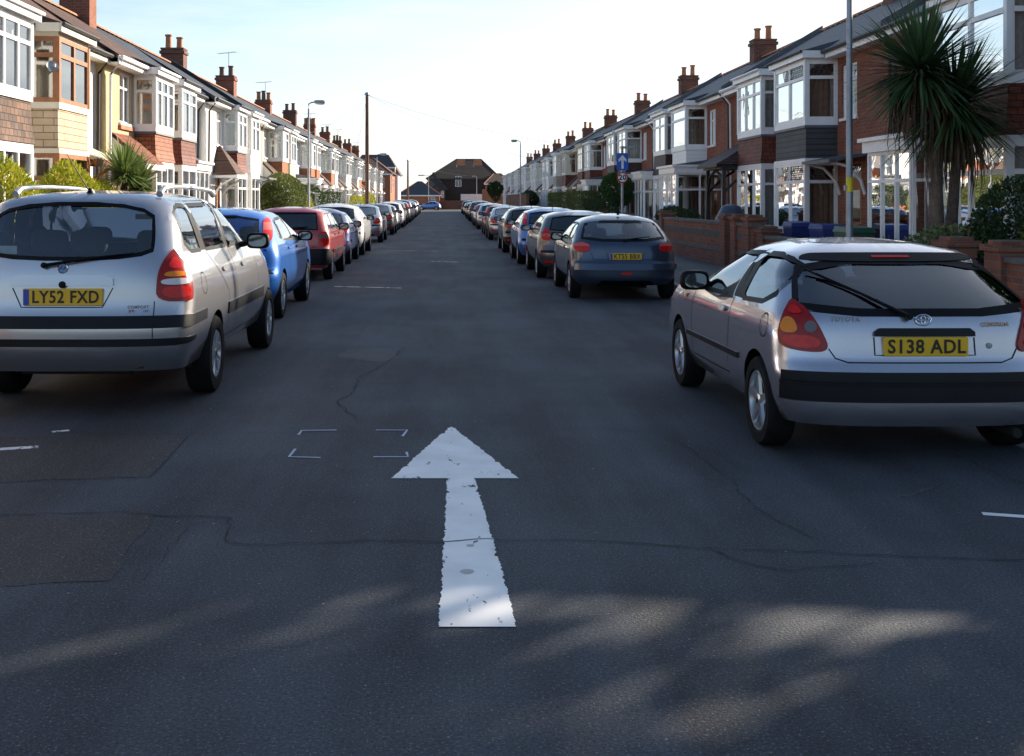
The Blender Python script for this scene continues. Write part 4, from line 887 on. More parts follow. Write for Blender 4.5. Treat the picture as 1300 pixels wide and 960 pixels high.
LEFT = [(14.0, -3.05, TALL, PBL, 1.5, 'bright blue hatchback with tall tail lights in its rear pillars'), (21.2, -3.08, SQUARE, PRD, 1, 'red square-backed estate car with black bumper'), (26.6, -3.15, COMPACT, PDB, 1, 'navy blue hatchback half hidden behind the red estate car'),
        (30.9, -3.2, LOWL, PWH, 1, 'white hatchback parked beyond the navy blue one'), (40.4, -3.2, SALOON, PS, 1, 'silver saloon with red tail lights beyond the white hatchback'), (49.5, -3.2, SALOON, PGY, 1, 'dark grey car parked directly beyond the silver saloon'),
        (56.5, -3.25, COMPACT, PS2, 0, 'small silver hatchback behind the dark grey saloon on the left'), (62.5, -3.25, LOWL, PWH, 0, 'white hatchback, the ninth car along the left kerb'), (69, -3.3, LOWL, PBK, 0, 'black hatchback, the tenth car along the left kerb'),
        (76, -3.3, TALL, PGY, 0, 'grey hatchback, the eleventh car along the left kerb'), (83, -3.35, LEGGY, PDB, 0, 'tall navy car, the twelfth along the left kerb'), (91, -3.4, COMPACT, PS, 0, 'silver hatchback, the thirteenth car along the left kerb'),
        (99, -3.5, SALOON, PBK, 0, 'black saloon, the fourteenth car along the left kerb'), (108, -3.6, LOWL, PS2, 0, 'silver hatchback, the fifteenth car along the left kerb'), (118, -3.7, LEGGY, PBK, 0, 'tall dark car, the sixteenth along the left kerb'), (129, -3.8, SALOON, PS, 0, 'silver saloon, furthest car along the left kerb')]
RIGHT = [(17.2, 2.83, SUPER, PGB, 1.5, 'dark slate blue hatchback with a yellow plate parked ahead of the silver one'), (21.75, 2.75, LEGGY, PGY, 1, 'tall dark grey car just beyond the slate blue hatchback'), (26.6, 2.68, TALL, PMB, 1, 'mid blue estate with tall red lamps in its pillars on the right'),
         (32.6, 2.62, LOWL, PBK, 1, 'black hatchback with wide red lamps behind the mid blue car'), (43.0, 2.6, SALOON, PS, 1, 'silver saloon with orange-red lamps in the right hand row'), (49.5, 2.6, SQUARE2, PRD, 0, 'red car just beyond the silver saloon in the right row'),
         (59, 2.62, LOWL, PS2, 0, 'pale silver hatchback beyond the red car in the right row'), (66.5, 2.62, TALL, PS, 0, 'silver hatchback, the ninth car in the right row'), (73.5, 2.65, COMPACT, PMB, 0, 'blue hatchback, the tenth car in the right row'),
         (80.5, 2.65, LEGGY, PBK, 0, 'tall black car, the eleventh in the right row'), (88, 2.7, SALOON, PGY, 0, 'grey saloon, the twelfth car in the right row'), (96, 2.7, LOWL, PBK, 0, 'black hatchback, the thirteenth car in the right row'),
         (105, 2.75, COMPACT, PDB, 0, 'navy hatchback, the fourteenth car in the right row'), (115, 2.8, SALOON, PS, 0, 'silver saloon, the fifteenth car in the right row'), (127, 2.8, LEGGY, PGN, 0, 'dark green car, the furthest in the right row')]
for lst, grp in ((LEFT, SIL_L), (RIGHT, SIL_R)):
    for i, (Y, X, S, c, d, lab) in enumerate(lst):
        r = park('parked_car', lab, 'car', X, Y, S, c, 2 if d == 1.5 else d, 0, grp, CGD if d != 1.5 else None)
        r.scale = (1, 1, (.985 if lst is LEFT else .93 if S is not SUPER else .97)*(.90 if S is LEGGY and lst is RIGHT and i == 1 else 1))
r = park('parked_car', 'blue and silver car parked across the far end of the street', 'car', -.6, 171, COMPACT, PMB, 0, 82, None)
# ------------------------------------------------------------ terraced houses
class Side:
    def __init__(s, sg, xw): s.sg = sg; s.xw = xw
    def P(s, a, o, z): return Vector((s.sg*(s.xw-o), a, z))
def obox(mb, S, a0, a1, o0, o1, z0, z1, mi=0): mb.box(a0, a1, o0, o1, z0, z1, mi, S.P)
def winface(S, p, q, z0, z1, cols=2, trans=.3, fw=.055, mbf=None, mbp=None, skip_post=False, low=None, tops=None):
    """a framed window standing on the plan segment p->q ((a,o) points); frame bars into mbf, one pane into mbp"""
    p = Vector(p); q = Vector(q); d = q-p; Ln = d.length; d /= Ln; n = Vector((-d.y, d.x))
    mid = (p+q)/2
    if n.y < 0: n = -n
    if abs(n.y) < .3 and abs(d.y) > .9: n = Vector((-1 if p.x < q.x+1e-9 else 1, 0))
    def T(t, e, z): r = p+d*t+n*e; return S.P(r.x, r.y, z)
    def bar(t0, t1, za, zb, e0=-.035, e1=.03): mbf.box(t0, t1, e0, e1, za, zb, 0, T)
    bar(0, fw, z0, z1); bar(Ln-fw, Ln, z0, z1); bar(fw, Ln-fw, z0, z0+fw); bar(fw, Ln-fw, z1-fw, z1)
    zt = z1-(z1-z0)*trans if trans else None
    if zt: bar(fw, Ln-fw, zt-fw*.5, zt+fw*.5, -.033, .034)
    for i in range(1, cols):
        t = Ln*i/cols; bar(t-fw*.55, t+fw*.55, z0+fw, (zt-fw*.5) if zt else z1-fw, -.032, .032)
    tp = cols if tops is None else tops
    if zt:
        for i in range(1, tp):
            t = Ln*i/tp; bar(t-fw*.45, t+fw*.45, zt+fw*.5, z1-fw, -.031, .031)
    # opening casements stand a little proud
    mbp.face([T(fw*.3, .0, z0+fw*.3), T(Ln-fw*.3, .0, z0+fw*.3), T(Ln-fw*.3, .0, z1-fw*.3), T(fw*.3, .0, z1-fw*.3)])
    return T, Ln
def curtain(mb, T, t0, t1, z0, z1, e=-.12, amp=.02):
    n = max(4, int((t1-t0)/.035)); vs = []
    for i in range(n+1):
        t = t0+(t1-t0)*i/n; ee = e+amp*sin(i*1.9)
        vs += [T(t, ee, z0), T(t, ee, z1)]
    mb.mesh(vs, [(2*i, 2*i+2, 2*i+3, 2*i+1) for i in range(n)], 0, True)
def wallface(mb, S, a0, a1, z0, z1, o, holes, mi=0, rev=.12):
    A = sorted({a0, a1, *[h[0] for h in holes], *[h[1] for h in holes]}); Z = sorted({z0, z1, *[h[2] for h in holes], *[h[3] for h in holes]})
    A = [a for a in A if a0 <= a <= a1]; Z = [z for z in Z if z0 <= z <= z1]
    for i in range(len(A)-1):
        for j in range(len(Z)-1):
            ca, cz = (A[i]+A[i+1])/2, (Z[j]+Z[j+1])/2
            if any(h[0] < ca < h[1] and h[2] < cz < h[3] for h in holes): continue
            mb.face([S.P(A[i], o, Z[j]), S.P(A[i+1], o, Z[j]), S.P(A[i+1], o, Z[j+1]), S.P(A[i], o, Z[j+1])], mi)
    for h in holes:
        b0, b1, c0, c1 = h[:4]; r = o-rev
        for u, v in (((b0, c0), (b1, c0)), ((b1, c0), (b1, c1)), ((b1, c1), (b0, c1)), ((b0, c1), (b0, c0))):
            mb.face([S.P(u[0], o, u[1]), S.P(v[0], o, v[1]), S.P(v[0], r, v[1]), S.P(u[0], r, u[1])], mi)
def house(sg, xw, a0, a1, b0, b1, st, label, group, near=1, chim=None, rd=2.6, zr=6.75, ze=5.0):
    """one terraced house between a0 and a1 along the street, its two-storey bay between b0 and b1"""
    S = Side(sg, xw); org = S.P((a0+a1)/2, 0, .06); H = thing('terraced_house', label, 'house', org, 0, group)
    bd = st.get('bd', .7); ct = st.get('cant', .06); front_a = b1 < (a0+a1)/2+.01   # bay nearer to us than the door?
    bayfirst = (b0+b1)/2 < (a0+a1)/2
    da0, da1 = (b1+.1, a1) if bayfirst else (a0, b0-.1)
    fr = st.get('frame', WHITE); wallm = st.get('wall', BRED)
    z_s, z_l, z_p, z_u = st.get('z', (.85, 2.45, 3.42, 4.78))   # sill, head of lower window, foot of upper window, head
    dz0 = .12
    door = (da0+.45, da0+1.35) if bayfirst else (da1-1.35, da1-.45)
    if st.get('door_at'): door = tuple((da0+da1)/2+x for x in st['door_at'])
    nwc = st.get('nw_at', .35); nwc = da0+nwc+.3 if bayfirst else da1-nwc-.3
    nw = (nwc-.46, nwc+.46, 3.42, 4.62)
    if st.get('nw_wide'): nw = (nwc-.5, nwc+.5, 3.5, 4.7)
    # walls
    mb = MB(); holes = [(b0+.12, b1-.12, .4, z_u), (door[0], door[1], dz0, 2.35), nw]
    wallface(mb, S, a0, a1, 0, ze+.1, 0, holes)
    dp = -2*rd+.3
    for a in (a0, a1): mb.face([S.P(a, 0, 0), S.P(a, 0, ze+.1), S.P(a, -rd, zr-.08), S.P(a, dp, ze+.1), S.P(a, dp, 0)])
    mb.face([S.P(a0, dp, 0), S.P(a1, dp, 0), S.P(a1, dp, ze+.1), S.P(a0, dp, ze+.1)])
    if st.get('lower'):   # ground floor of another colour, a skin 3 mm proud
        wallface(mb, S, a0+.001, a1-.001, 0, 2.5, .004, [h for h in holes if h[2] < 2.4 and h[3] < 2.6]+[(b0+.12, b1-.12, .4, 2.6)], 1, .01)
    mb.build('wall', [wallm, st.get('lower', wallm)], H, org, recalc=False)
    mb = MB()   # rooms behind the glass
    mb.face([S.P(a0+.1, -2.3, .1), S.P(a1-.1, -2.3, .1), S.P(a1-.1, -2.3, 4.95), S.P(a0+.1, -2.3, 4.95)])
    obox(mb, S, a0+.1, a1-.1, -2.3, -.02, 2.58, 2.8); mb.face([S.P(a0+.1, -.05, 4.96), S.P(a1-.1, -.05, 4.96), S.P(a1-.1, -2.3, 4.96), S.P(a0+.1, -2.3, 4.96)])
    obox(mb, S, a0+.1, a1-.1, -2.3, -.02, .1, .14)
    xm = b1+.15 if bayfirst else b0-.15; obox(mb, S, xm-.05, xm+.05, -2.3, -.02, .14, 4.95)
    mb.build('room_wall', PLASTER, H, org)
    # bay
    pl = [(b0, 0.0), (b0+ct, bd), (b1-ct, bd), (b1, 0.0)]
    def ring(mb, z0, z1, e0=0., e1=0., mi=0):
        P0 = [(b0-e0, 0), (b0+ct-e0, bd+e0), (b1-ct+e0, bd+e0), (b1+e0, 0)]; P1 = [(b0-e1, 0), (b0+ct-e1, bd+e1), (b1-ct+e1, bd+e1), (b1+e1, 0)]
        for i in range(3): mb.face([S.P(*P0[i], z0), S.P(*P0[i+1], z0), S.P(*P1[i+1], z1), S.P(*P1[i], z1)], mi)
        mb.face([S.P(*p, z0) for p in P0], mi); mb.face([S.P(*p, z1) for p in P1][::-1], mi)
    mb = MB(); ring(mb, 0, z_s-.08, -.02, -.02); mb.build('bay_base', st.get('base', st.get('lower', wallm)), H, org)
    pan = st.get('panel', TRED); pz0, pz1 = z_l+.10, z_p-.12
    mb = MB(); fl = .07 if st.get('flare', True) else .01; ring(mb, pz0, pz0+.25, fl, fl*.35); ring(mb, pz0+.25, pz1, fl*.35, .0)
    mb.build('bay_panel', pan, H, org)
    for nm_, za, zb_, e0, e1 in (('sill', z_s-.08, z_s, .05, .05), ('string_course', z_l, z_l+.09, .04, .04), ('sill', z_p-.12, z_p, .035, .035), ('cornice', z_u, z_u+.20, .01, .025)):
        mb = MB(); ring(mb, za, zb_, e0, e1); mb.build(nm_, st.get('trim', fr), H, org)
    if near and st.get('leadflash'): mb = MB(); ring(mb, z_p-.18, z_p-.12, .05, .04); mb.build('lead_flashing', LEAD, H, org)
    for k, (w0, w1) in enumerate(((z_s, z_l), (z_p, z_u))):
        mf, mp_, mc = MB(), MB(), MB(); fw = st.get('fw', .06)
        cf, cs = st.get('cols', (3, 1)); tr = st.get('trans', .28)
        for p, q, c in ((pl[0], pl[1], cs), (pl[1], pl[2], cf), (pl[3], pl[2], cs)):
            T, Ln = winface(S, p, q, w0, w1, c, tr, fw, mf, mp_)
            if near and st.get('curtains', True):
                cv = st.get('cv', 0)
                if cv == 1: curtain(mc, T, .04, Ln-.04, w0+.04, w1-.04)
                elif cv == 2: curtain(mc, T, .04, Ln*.3, w0+.04, w1-.04); curtain(mc, T, Ln*.7, Ln-.04, w0+.04, w1-.04)
                else: curtain(mc, T, .04, Ln-.04, w0+.04, w0+(w1-w0)*.72)
        for (pa, po) in (pl[1], pl[2]): mf.box(pa-.05, pa+.05, po-.05, po+.045, w0, w1, 0, S.P)
        wf = mf.build('bay_window', fr, H, org); mp_.build('pane', HG if sg > 0 else HGL, wf, org, recalc=False)
        if mc.v: mc.build('curtain', st.get('curt', NET), wf, org, recalc=False)
        if near and st.get('leaded') and k >= 0:
            ml = MB()
            for p, q in ((pl[0], pl[1]), (pl[1], pl[2])):
                pv, qv = Vector(p), Vector(q); d = (qv-pv); Ln = d.length; d /= Ln; n = Vector((-d.y, d.x)); n = n if n.y > .1 else (-n if n.y < -.1 else Vector((-1, 0)))
                zt = w1-(w1-w0)*tr
                for i in range(-6, 14):
                    for s_ in (1, -1):
                        ta, tb = i*.12, i*.12+s_*(w1-zt-.08)*.6
                        lo, hi = min(ta, tb), max(ta, tb)
                        if lo < .05 or hi > Ln-.05: continue
                        ra, rb = pv+d*ta+n*.008, pv+d*tb+n*.008; ml.tube([S.P(ra.x, ra.y, zt+.04), S.P(rb.x, rb.y, w1-.04)], .006, 4)
            if ml.v: ml.build('leading', LEAD, wf, org)
    # small window over the door
    mf, mp_, mc = MB(), MB(), MB(); T, Ln = winface(S, (nw[0], -.07), (nw[1], -.07), nw[2], nw[3], 2 if not st.get('nw_wide') else 3, .3, .05, mf, mp_)
    obox(mf, S, nw[0]-.06, nw[1]+.06, -.02, .05, nw[2]-.06, nw[2]); wf = mf.build('window', fr, H, org); mp_.build('pane', HG if sg > 0 else HGL, wf, org, recalc=False)
    if near: curtain(mc, T, .04, Ln-.04, nw[2]+.04, nw[3]-.04); mc.build('curtain', NET, wf, org, recalc=False)
    # front door
    mb = MB(); obox(mb, S, door[0], door[1], -.12, -.07, dz0, 2.0); obox(mb, S, door[0], door[0]+.06, -.12, -.03, dz0, 2.35); obox(mb, S, door[1]-.06, door[1], -.12, -.03, dz0, 2.35); obox(mb, S, door[0], door[1], -.12, -.03, 2.0, 2.06)
    dm = st.get('door', BROWNW); dr = mb.build('door', dm, H, org)
    mb = MB(); mb.face([S.P(door[0]+.25, -.066, 1.1), S.P(door[1]-.25, -.066, 1.1), S.P(door[1]-.25, -.066, 1.8), S.P(door[0]+.25, -.066, 1.8)]); mb.face([S.P(door[0]+.06, -.06, 2.06), S.P(door[1]-.06, -.06, 2.06), S.P(door[1]-.06, -.06, 2.33), S.P(door[0]+.06, -.06, 2.33)])
    mb.build('pane', HG, dr, org, recalc=False)
    mb = MB(); mb.tube([S.P(door[0]+.12, -.05, 1.05), S.P(door[0]+.12, -.02, 1.05), S.P(door[0]+.22, -.02, 1.05)], .012, 6); mb.build('door_handle', CHROME, dr, org)
    d0, d1 = door[0]-.25, door[1]+.25; d0 = max(d0, a0+.05); d1 = min(d1, a1-.05)
    po = st.get('porch')
    if po in ('hood', 'hood_gable'):
        z1, z2, e = 2.45, st.get('hz', 3.25), .8; hm = st.get('hoodm', RTILE2); mb = MB()
        c = (d0+d1)/2
        if po == 'hood':
            v = [S.P(d0-.1, e, z1), S.P(d1+.1, e, z1), S.P(d1+.1, 0, z2), S.P(d0-.1, 0, z2)]; w_ = [p-Vector((0, 0, .08)) for p in v]; mb.hexa(w_+v)
        else:
            v = [S.P(d0-.15, e, z1), S.P(d1+.15, e, z1), S.P(c+.1, .1, z2), S.P(c-.1, .1, z2), S.P(d0-.15, 0, z1), S.P(d1+.15, 0, z1), S.P(c+.1, 0, z2), S.P(c-.1, 0, z2)]
            mb.mesh(v, [(0, 1, 2, 3), (0, 3, 7, 4), (1, 5, 6, 2), (0, 4, 5, 1)])
        ho = mb.build('porch_hood', hm, H, org)
        mb = MB(); obox(mb, S, d0-.16, d1+.16, e-.03, e+.03, z1-.16, z1-.03); 
        for d_ in (d0-.10, d1+.04):
            obox(mb, S, d_, d_+.06, 0, e-.03, z1-.14, z1-.05)
            if po == 'hood': mb.mesh([S.P(d_, e-.05, z1-.08), S.P(d_, 0, z2-.1), S.P(d_, 0, z1-.12), S.P(d_+.05, e-.05, z1-.08), S.P(d_+.05, 0, z2-.1), S.P(d_+.05, 0, z1-.12)], [(0, 1, 2), (3, 5, 4), (0, 3, 4, 1), (1, 4, 5, 2), (2, 5, 3, 0)])
            mb.tube([S.P(d_+.03, .03, 1.75), S.P(d_+.03, .25, 2.05), S.P(d_+.03, .68, z1-.14)], .035, 6)
        mb.build('porch_bracket', fr, ho, org)
    elif po == 'canopy':
        mb = MB(); z1 = 2.55; v = [S.P(d0-.2, .85, z1-.10), S.P(d1+.2, .85, z1-.10), S.P(d1+.2, 0, z1+.05), S.P(d0-.2, 0, z1+.05)]; mb.hexa([p-Vector((0, 0, .07)) for p in v]+v); ho = mb.build('porch_canopy', LEAD, H, org)
        mb = MB()
        for d_ in (d0-.05, d1+.05): mb.tube([S.P(d_, .03, 1.7), S.P(d_, .12, 2.0), S.P(d_, .4, 2.3), S.P(d_, .75, z1-.16)], .035, 6)
        mb.build('porch_bracket', fr, ho, org)
    elif po == 'glazed':
        e = st.get('pe', 1.1); d0 -= st.get('px', .25); d1 += st.get('px', .25); d0 = max(d0, a0+.05); d1 = min(d1, a1-.05); mf, mp_ = MB(), MB(); z1 = 2.45
        obox(mf, S, d0, d1, e-.05, e, .08, .55)
        for d_ in (d0, d1-.05): obox(mf, S, d_, d_+.05, 0, e-.05, .08, .55)
        winface(S, (d0, 0), (d0+.001, e), .55, z1, 2, .28, .055, mf, mp_); winface(S, (d1, 0), (d1-.001, e), .55, z1, 2, .28, .055, mf, mp_); winface(S, (d0, e), (d1, e), .55, z1, 3, .28, .06, mf, mp_)
        obox(mf, S, d0-.08, d1+.08, 0, e+.10, z1, z1+.20); obox(mf, S, d0-.14, d1+.14, 0, e+.17, z1+.20, z1+.27)
        ho = mf.build('porch', fr, H, org); mp_.build('pane', HG, ho, org, recalc=False)
        mb = MB(); v = [S.P(d0-.1, e+.12, z1+.275), S.P(d1+.1, e+.12, z1+.275), S.P(d1+.1, .0, z1+.5), S.P(d0-.1, .0, z1+.5), S.P(d0-.1, 0, z1+.275), S.P(d1+.1, 0, z1+.275)]; mb.mesh(v, [(0, 1, 2, 3), (0, 3, 4), (1, 5, 2), (0, 4, 5, 1)]); mb.build('porch_roof', st.get('proof', LEAD), ho, org)
    elif po == 'timber':
        e = 1.15; mb = MB(); z1 = 2.5; d0 -= .3; d1 += .3; d0 = max(a0+.05, d0); d1 = min(d1, a1-.05)
        for d_ in (d0, d1-.1): obox(mb, S, d_, d_+.1, e-.1, e, .06, z1); mb.tube([S.P(d_+.05, e-.06, 1.8), S.P(d_+.05, .7, 2.2), S.P(d_+.05, .3, z1-.05)], .04, 6)
        mb.tube([S.P(d0+.05, e-.05, 1.75), S.P(d0+.3, e-.05, 2.25), S.P((d0+d1)/2, e-.05, z1-.05), S.P(d1-.3, e-.05, 2.25), S.P(d1-.05, e-.05, 1.75)], .045, 6)
        obox(mb, S, d0-.06, d1+.06, 0, e+.06, z1-.04, z1+.10); ho = mb.build('porch_frame', DARKW, H, org)
        mb = MB(); v = [S.P(d0-.2, e+.22, z1+.1), S.P(d1+.2, e+.22, z1+.1), S.P(d1+.1, 0, z1+.85), S.P(d0+.5, 0, z1+.85)]; mb.hexa([p-Vector((0, 0, .09)) for p in v]+v); mb.face([v[0], v[3], S.P(d0-.2, 0, z1+.1)]); mb.build('porch_roof', TBROWN, ho, org)
    if st.get('sill'): mb = MB(); obox(mb, S, nw[0]-.1, nw[1]+.1, -.02, .07, nw[2]-.16, nw[2]-.062); mb.build('window_sill', RIDGEM, H, org)
    # roof: slopes, bay roof, ridge, verge
    rm = st.get('roof', SLATE); mb = MB(); e = .32; sl = (zr-ze)/(rd+e)
    v = [S.P(a0+.004, e, ze), S.P(a1-.004, e, ze), S.P(a1-.004, -rd, zr), S.P(a0+.004, -rd, zr)]; mb.hexa([p-Vector((0, 0, .11)) for p in v]+v)
    v = [S.P(a0+.004, -2*rd, ze), S.P(a1-.004, -2*rd, ze), S.P(a1-.004, -rd-.001, zr), S.P(a0+.004, -rd-.001, zr)]; mb.hexa([p-Vector((0, 0, .11)) for p in v]+v)
    ex = .13; zb = ze-.02; t = ze+sl*.45
    v = [S.P(b0-ex, bd+ex, zb+.0), S.P(b1+ex, bd+ex, zb+.0), S.P(b1-.15, -.12, t+.0), S.P(b0+.15, -.12, t+.0), S.P(b0-ex, -.1, zb+.0), S.P(b1+ex, -.1, zb)]
    mb.mesh(v, [(0, 1, 2, 3), (0, 3, 4), (1, 5, 2), (0, 4, 5, 1)])
    roof = mb.build('roof', rm, H, org)
    mb = MB(); y = a0
    while y < a1-.05:
        y2 = min(y+.44, a1); c = []
        for k in range(6): a = pi*k/5; c.append((-rd+cos(a)*.13, zr-.03+sin(a)*.10))
        vs = [S.P(y, o, z) for o, z in c]+[S.P(y2-.012, o, z) for o, z in c]; mb.mesh(vs, [(k, k+1, k+7, k+6) for k in range(5)]); y = y2
    mb.build('ridge_tile', st.get('ridge', RIDGEM), roof, org)
    mb = MB(); obox(mb, S, min(b0, a0)-0 if False else a0+.003, b0-ex-.01, e-.02, e+.015, ze-.21, ze-.02) if b0-ex-a0 > .1 else None
    if a1-b1-ex > .1: obox(mb, S, b1+ex+.01, a1-.003, e-.02, e+.015, ze-.21, ze-.02)
    obox(mb, S, b0-ex+.01, b1+ex-.01, bd+ex-.03, bd+ex+.005, ze-.19, ze-.025)
    for d_ in (b0-ex, b1+ex-.03): obox(mb, S, d_, d_+.03, e+.03, bd+ex-.032, ze-.19, ze-.025)
    lo, hi = (b1+ex, a1) if bayfirst else (a0, b0-ex)
    obox(mb, S, lo, hi, .002, e-.022, ze-.20, ze-.17)   # soffit
    mb.build('fascia_board', st.get('trim', fr), roof, org)
    mb = MB()
    if a1-b1-ex > .1 or b0-ex-a0 > .1:
        mb.tube([S.P(lo, e+.07, ze-.06), S.P(hi, e+.07, ze-.06)], .05, 6)
    mb.tube([S.P(b0-ex, bd+ex+.045, ze-.045), S.P(b1+ex, bd+ex+.045, ze-.045)], .034, 6)
    ax_ = a1-.12 if bayfirst else a0+.12; mb.tube([S.P(ax_, e+.05, ze-.1), S.P(ax_, .1, ze-.45), S.P(ax_, .06, .1)], .034, 6)
    mb.build('gutter', st.get('gut', PVCD if st.get('dg', int(a0) % 2) else fr), roof, org)
    if st.get('parapet'):
        mb = MB(); a = a1-.11 if st['parapet'] > 0 else a0-.11; 
        v = [S.P(a, e+.05, ze-.15), S.P(a+.22, e+.05, ze-.15), S.P(a+.22, -rd, zr-.1), S.P(a, -rd, zr-.1)]; u = [p+Vector((0, 0, .27)) for p in v]; mb.hexa(v+u); mb.build('parapet', st.get('parm', LEAD), roof, org)
    if chim is not None:
        ca, cw, chh, npots, cm, pm = chim; mb = MB(); o0, o1 = -rd-.45, -rd+.38
        obox(mb, S, ca-cw/2, ca+cw/2, o0, o1, zr-.5, zr+chh); obox(mb, S, ca-cw/2-.05, ca+cw/2+.05, o0-.05, o1+.05, zr+chh-.16, zr+chh-.05); obox(mb, S, ca-cw/2-.02, ca+cw/2+.02, o0-.02, o1+.02, zr+chh, zr+chh+.06)
        ch = mb.build('chimney', cm, roof, org)
        for k in range(npots):
            oo = o0+(o1-o0)*(k+.5)/npots; c = S.P(ca, oo, zr+chh+.06); hh = .42+.05*((k*7+int(ca)) % 3); mb = MB()
            mb.lathe([(.13, -.02), (.13, .03), (.115, .06), (.105, hh-.07), (.135, hh-.05), (.135, hh), (.10, hh), (.09, hh-.15)], c, 'z', 12); mb.build('chimney_pot', pm if k != 1 or npots < 3 else POTD, roof, org)
        if st.get('aerial') is not None:
            mb = MB(); c = S.P(ca+cw/2+.05, -rd, zr+chh-.2); top = c+Vector((0, 0, st['aerial'])); mb.tube([c, top], .016, 6)
            u = Vector((.75*sg, .5, 0)).normalized(); 
            for zz, ln in ((0, 1.1), (-.35, .8)):
                p = top+Vector((0, 0, zz)); mb.tube([p-u*ln*.45, p+u*ln*.65], .010, 5)
                v_ = Vector((-u.y, u.x, 0))
                for k in range(7): q = p+u*ln*(-.4+.16*k); mb.tube([q-v_*.22, q+v_*.22], .005, 4)
                if zz == 0 and (int(ca) % 2): break
            mb.build('television_aerial', GALV, roof, org)
    return H, S, org
import itertools
GL, GR = 'terraced houses along the left side', 'terraced houses along the right side'
CHIM_R = lambda c, k=0: (c+.2, .62, .62+.08*(k % 2), 2, BDULL, POTM if k % 3 else POTM)
# right side: pairs 12.6 m apart, bays back to back; xw 9.0
RS = [ # (centre, styles for the nearer and the further house of the pair)
 (15.65, dict(wall=BRED, panel=TRED, cols=(2, 1), bd=.7, porch='canopy', label='red brick house with hung tiles nearest on the right, cut off by the frame'),
         dict(wall=BRED, panel=TRED, cols=(2, 1), porch='glazed', cv=1, fw=.08, label='red brick house with wide white bay windows directly behind the spiky cordyline')),
 (28.25, dict(wall=BRED, panel=BOARDG, flare=False, cols=(2, 1), leaded=True, porch='canopy', pe=1.0, door=BROWNW, parapet=-1, fw=.075, leadflash=True, curt=CURT, cv=0, label='brick house with dark grey boarded bay and diamond leaded top lights, behind the lamp post'),
         dict(wall=BRED, panel=TRED, cols=(3, 1), porch='timber', cv=1, fw=.065, leadflash=True, label='brick house with dark red tiled bay and black timber arched porch')),
 (40.85, dict(wall=BRED, panel=BOARDW, flare=False, cols=(1, 1), porch='glazed', pe=1.5, px=.5, cv=0, curt=CURT, fw=.075, dg=1, parapet=-1, label='brick house with a smooth white panelled bay and tall glazed white porch'),
         dict(wall=BRED, panel=TBROWN, cols=(2, 1), porch='glazed', cv=1, label='brick house with brown hung tiles on its bay and a white corniced porch')),
 (53.45, dict(wall=BRED, panel=TBROWN, cols=(2, 1), porch='glazed', parapet=-1, label='brick house with white framed bay directly behind the one-way sign'),
         dict(wall=BDULL, panel=TBROWN, cols=(2, 2), porch='hood', hoodm=RTILE, label='dull brick house with brown bay just left of the one-way sign')),
 (66.05, dict(wall=BRED, panel=TRED, cols=(3, 1), porch='glazed', parapet=-1, label='red brick house with tall square white bay beyond the small round tree'),
         dict(wall=BORANGE, panel=TRED, cols=(2, 1), porch='hood', hoodm=RTILE, label='orange brick house with cream framed bay above the long hedge', frame=CREAMW)),
 (78.65, dict(wall=BORANGE, panel=TRED, cols=(2, 1), porch='hood', hoodm=RTILE, frame=CREAMW, label='orange brick house with cream framed bay, right of the stone coloured house'),
         dict(wall=STONE, panel=STONE, cols=(2, 1), flare=False, porch='hood', hoodm=RTILE, label='stone coloured rendered house standing out at the end of the brick ones')),
]
for k in range(6, 12):
    c = 15.65+12.6*k
    RS.append((c, dict(wall=RENDERW if k != 9 else BRED, panel=RENDERW if k % 2 else BOARDW, flare=False, cols=(2, 1), porch='hood', hoodm=RTILE), dict(wall=RENDERW if k != 10 else BRED, panel=RENDERW if k != 10 else TRED, flare=False, cols=(2, 1), porch='hood', hoodm=RTILE)))
n = 0
for k, (c, s1, s2) in enumerate(RS):
    near = 1 if k < 4 else 0
    for j, s in enumerate((s1, s2)):
        if k == 0 and j == 0: continue
        n += 1; lab = s.get('label') or f"{'white rendered' if s['wall'] is RENDERW else 'red brick'} bay fronted house, the {ORD[n-1]} along the right side"
        a0, a1 = (c-6.3, c) if j == 0 else (c, c+6.3); b0, b1 = (c-2.95, c-.55) if j == 0 else (c+.55, c+2.95)
        house(1, 9.0 if not (k == 5 and j == 1) else 8.7, a0, a1, b0, b1, dict(s), lab, GR, near, CHIM_R(c, k) if j == 0 or k == 0 else None, 2.8, 6.86, 5.02)
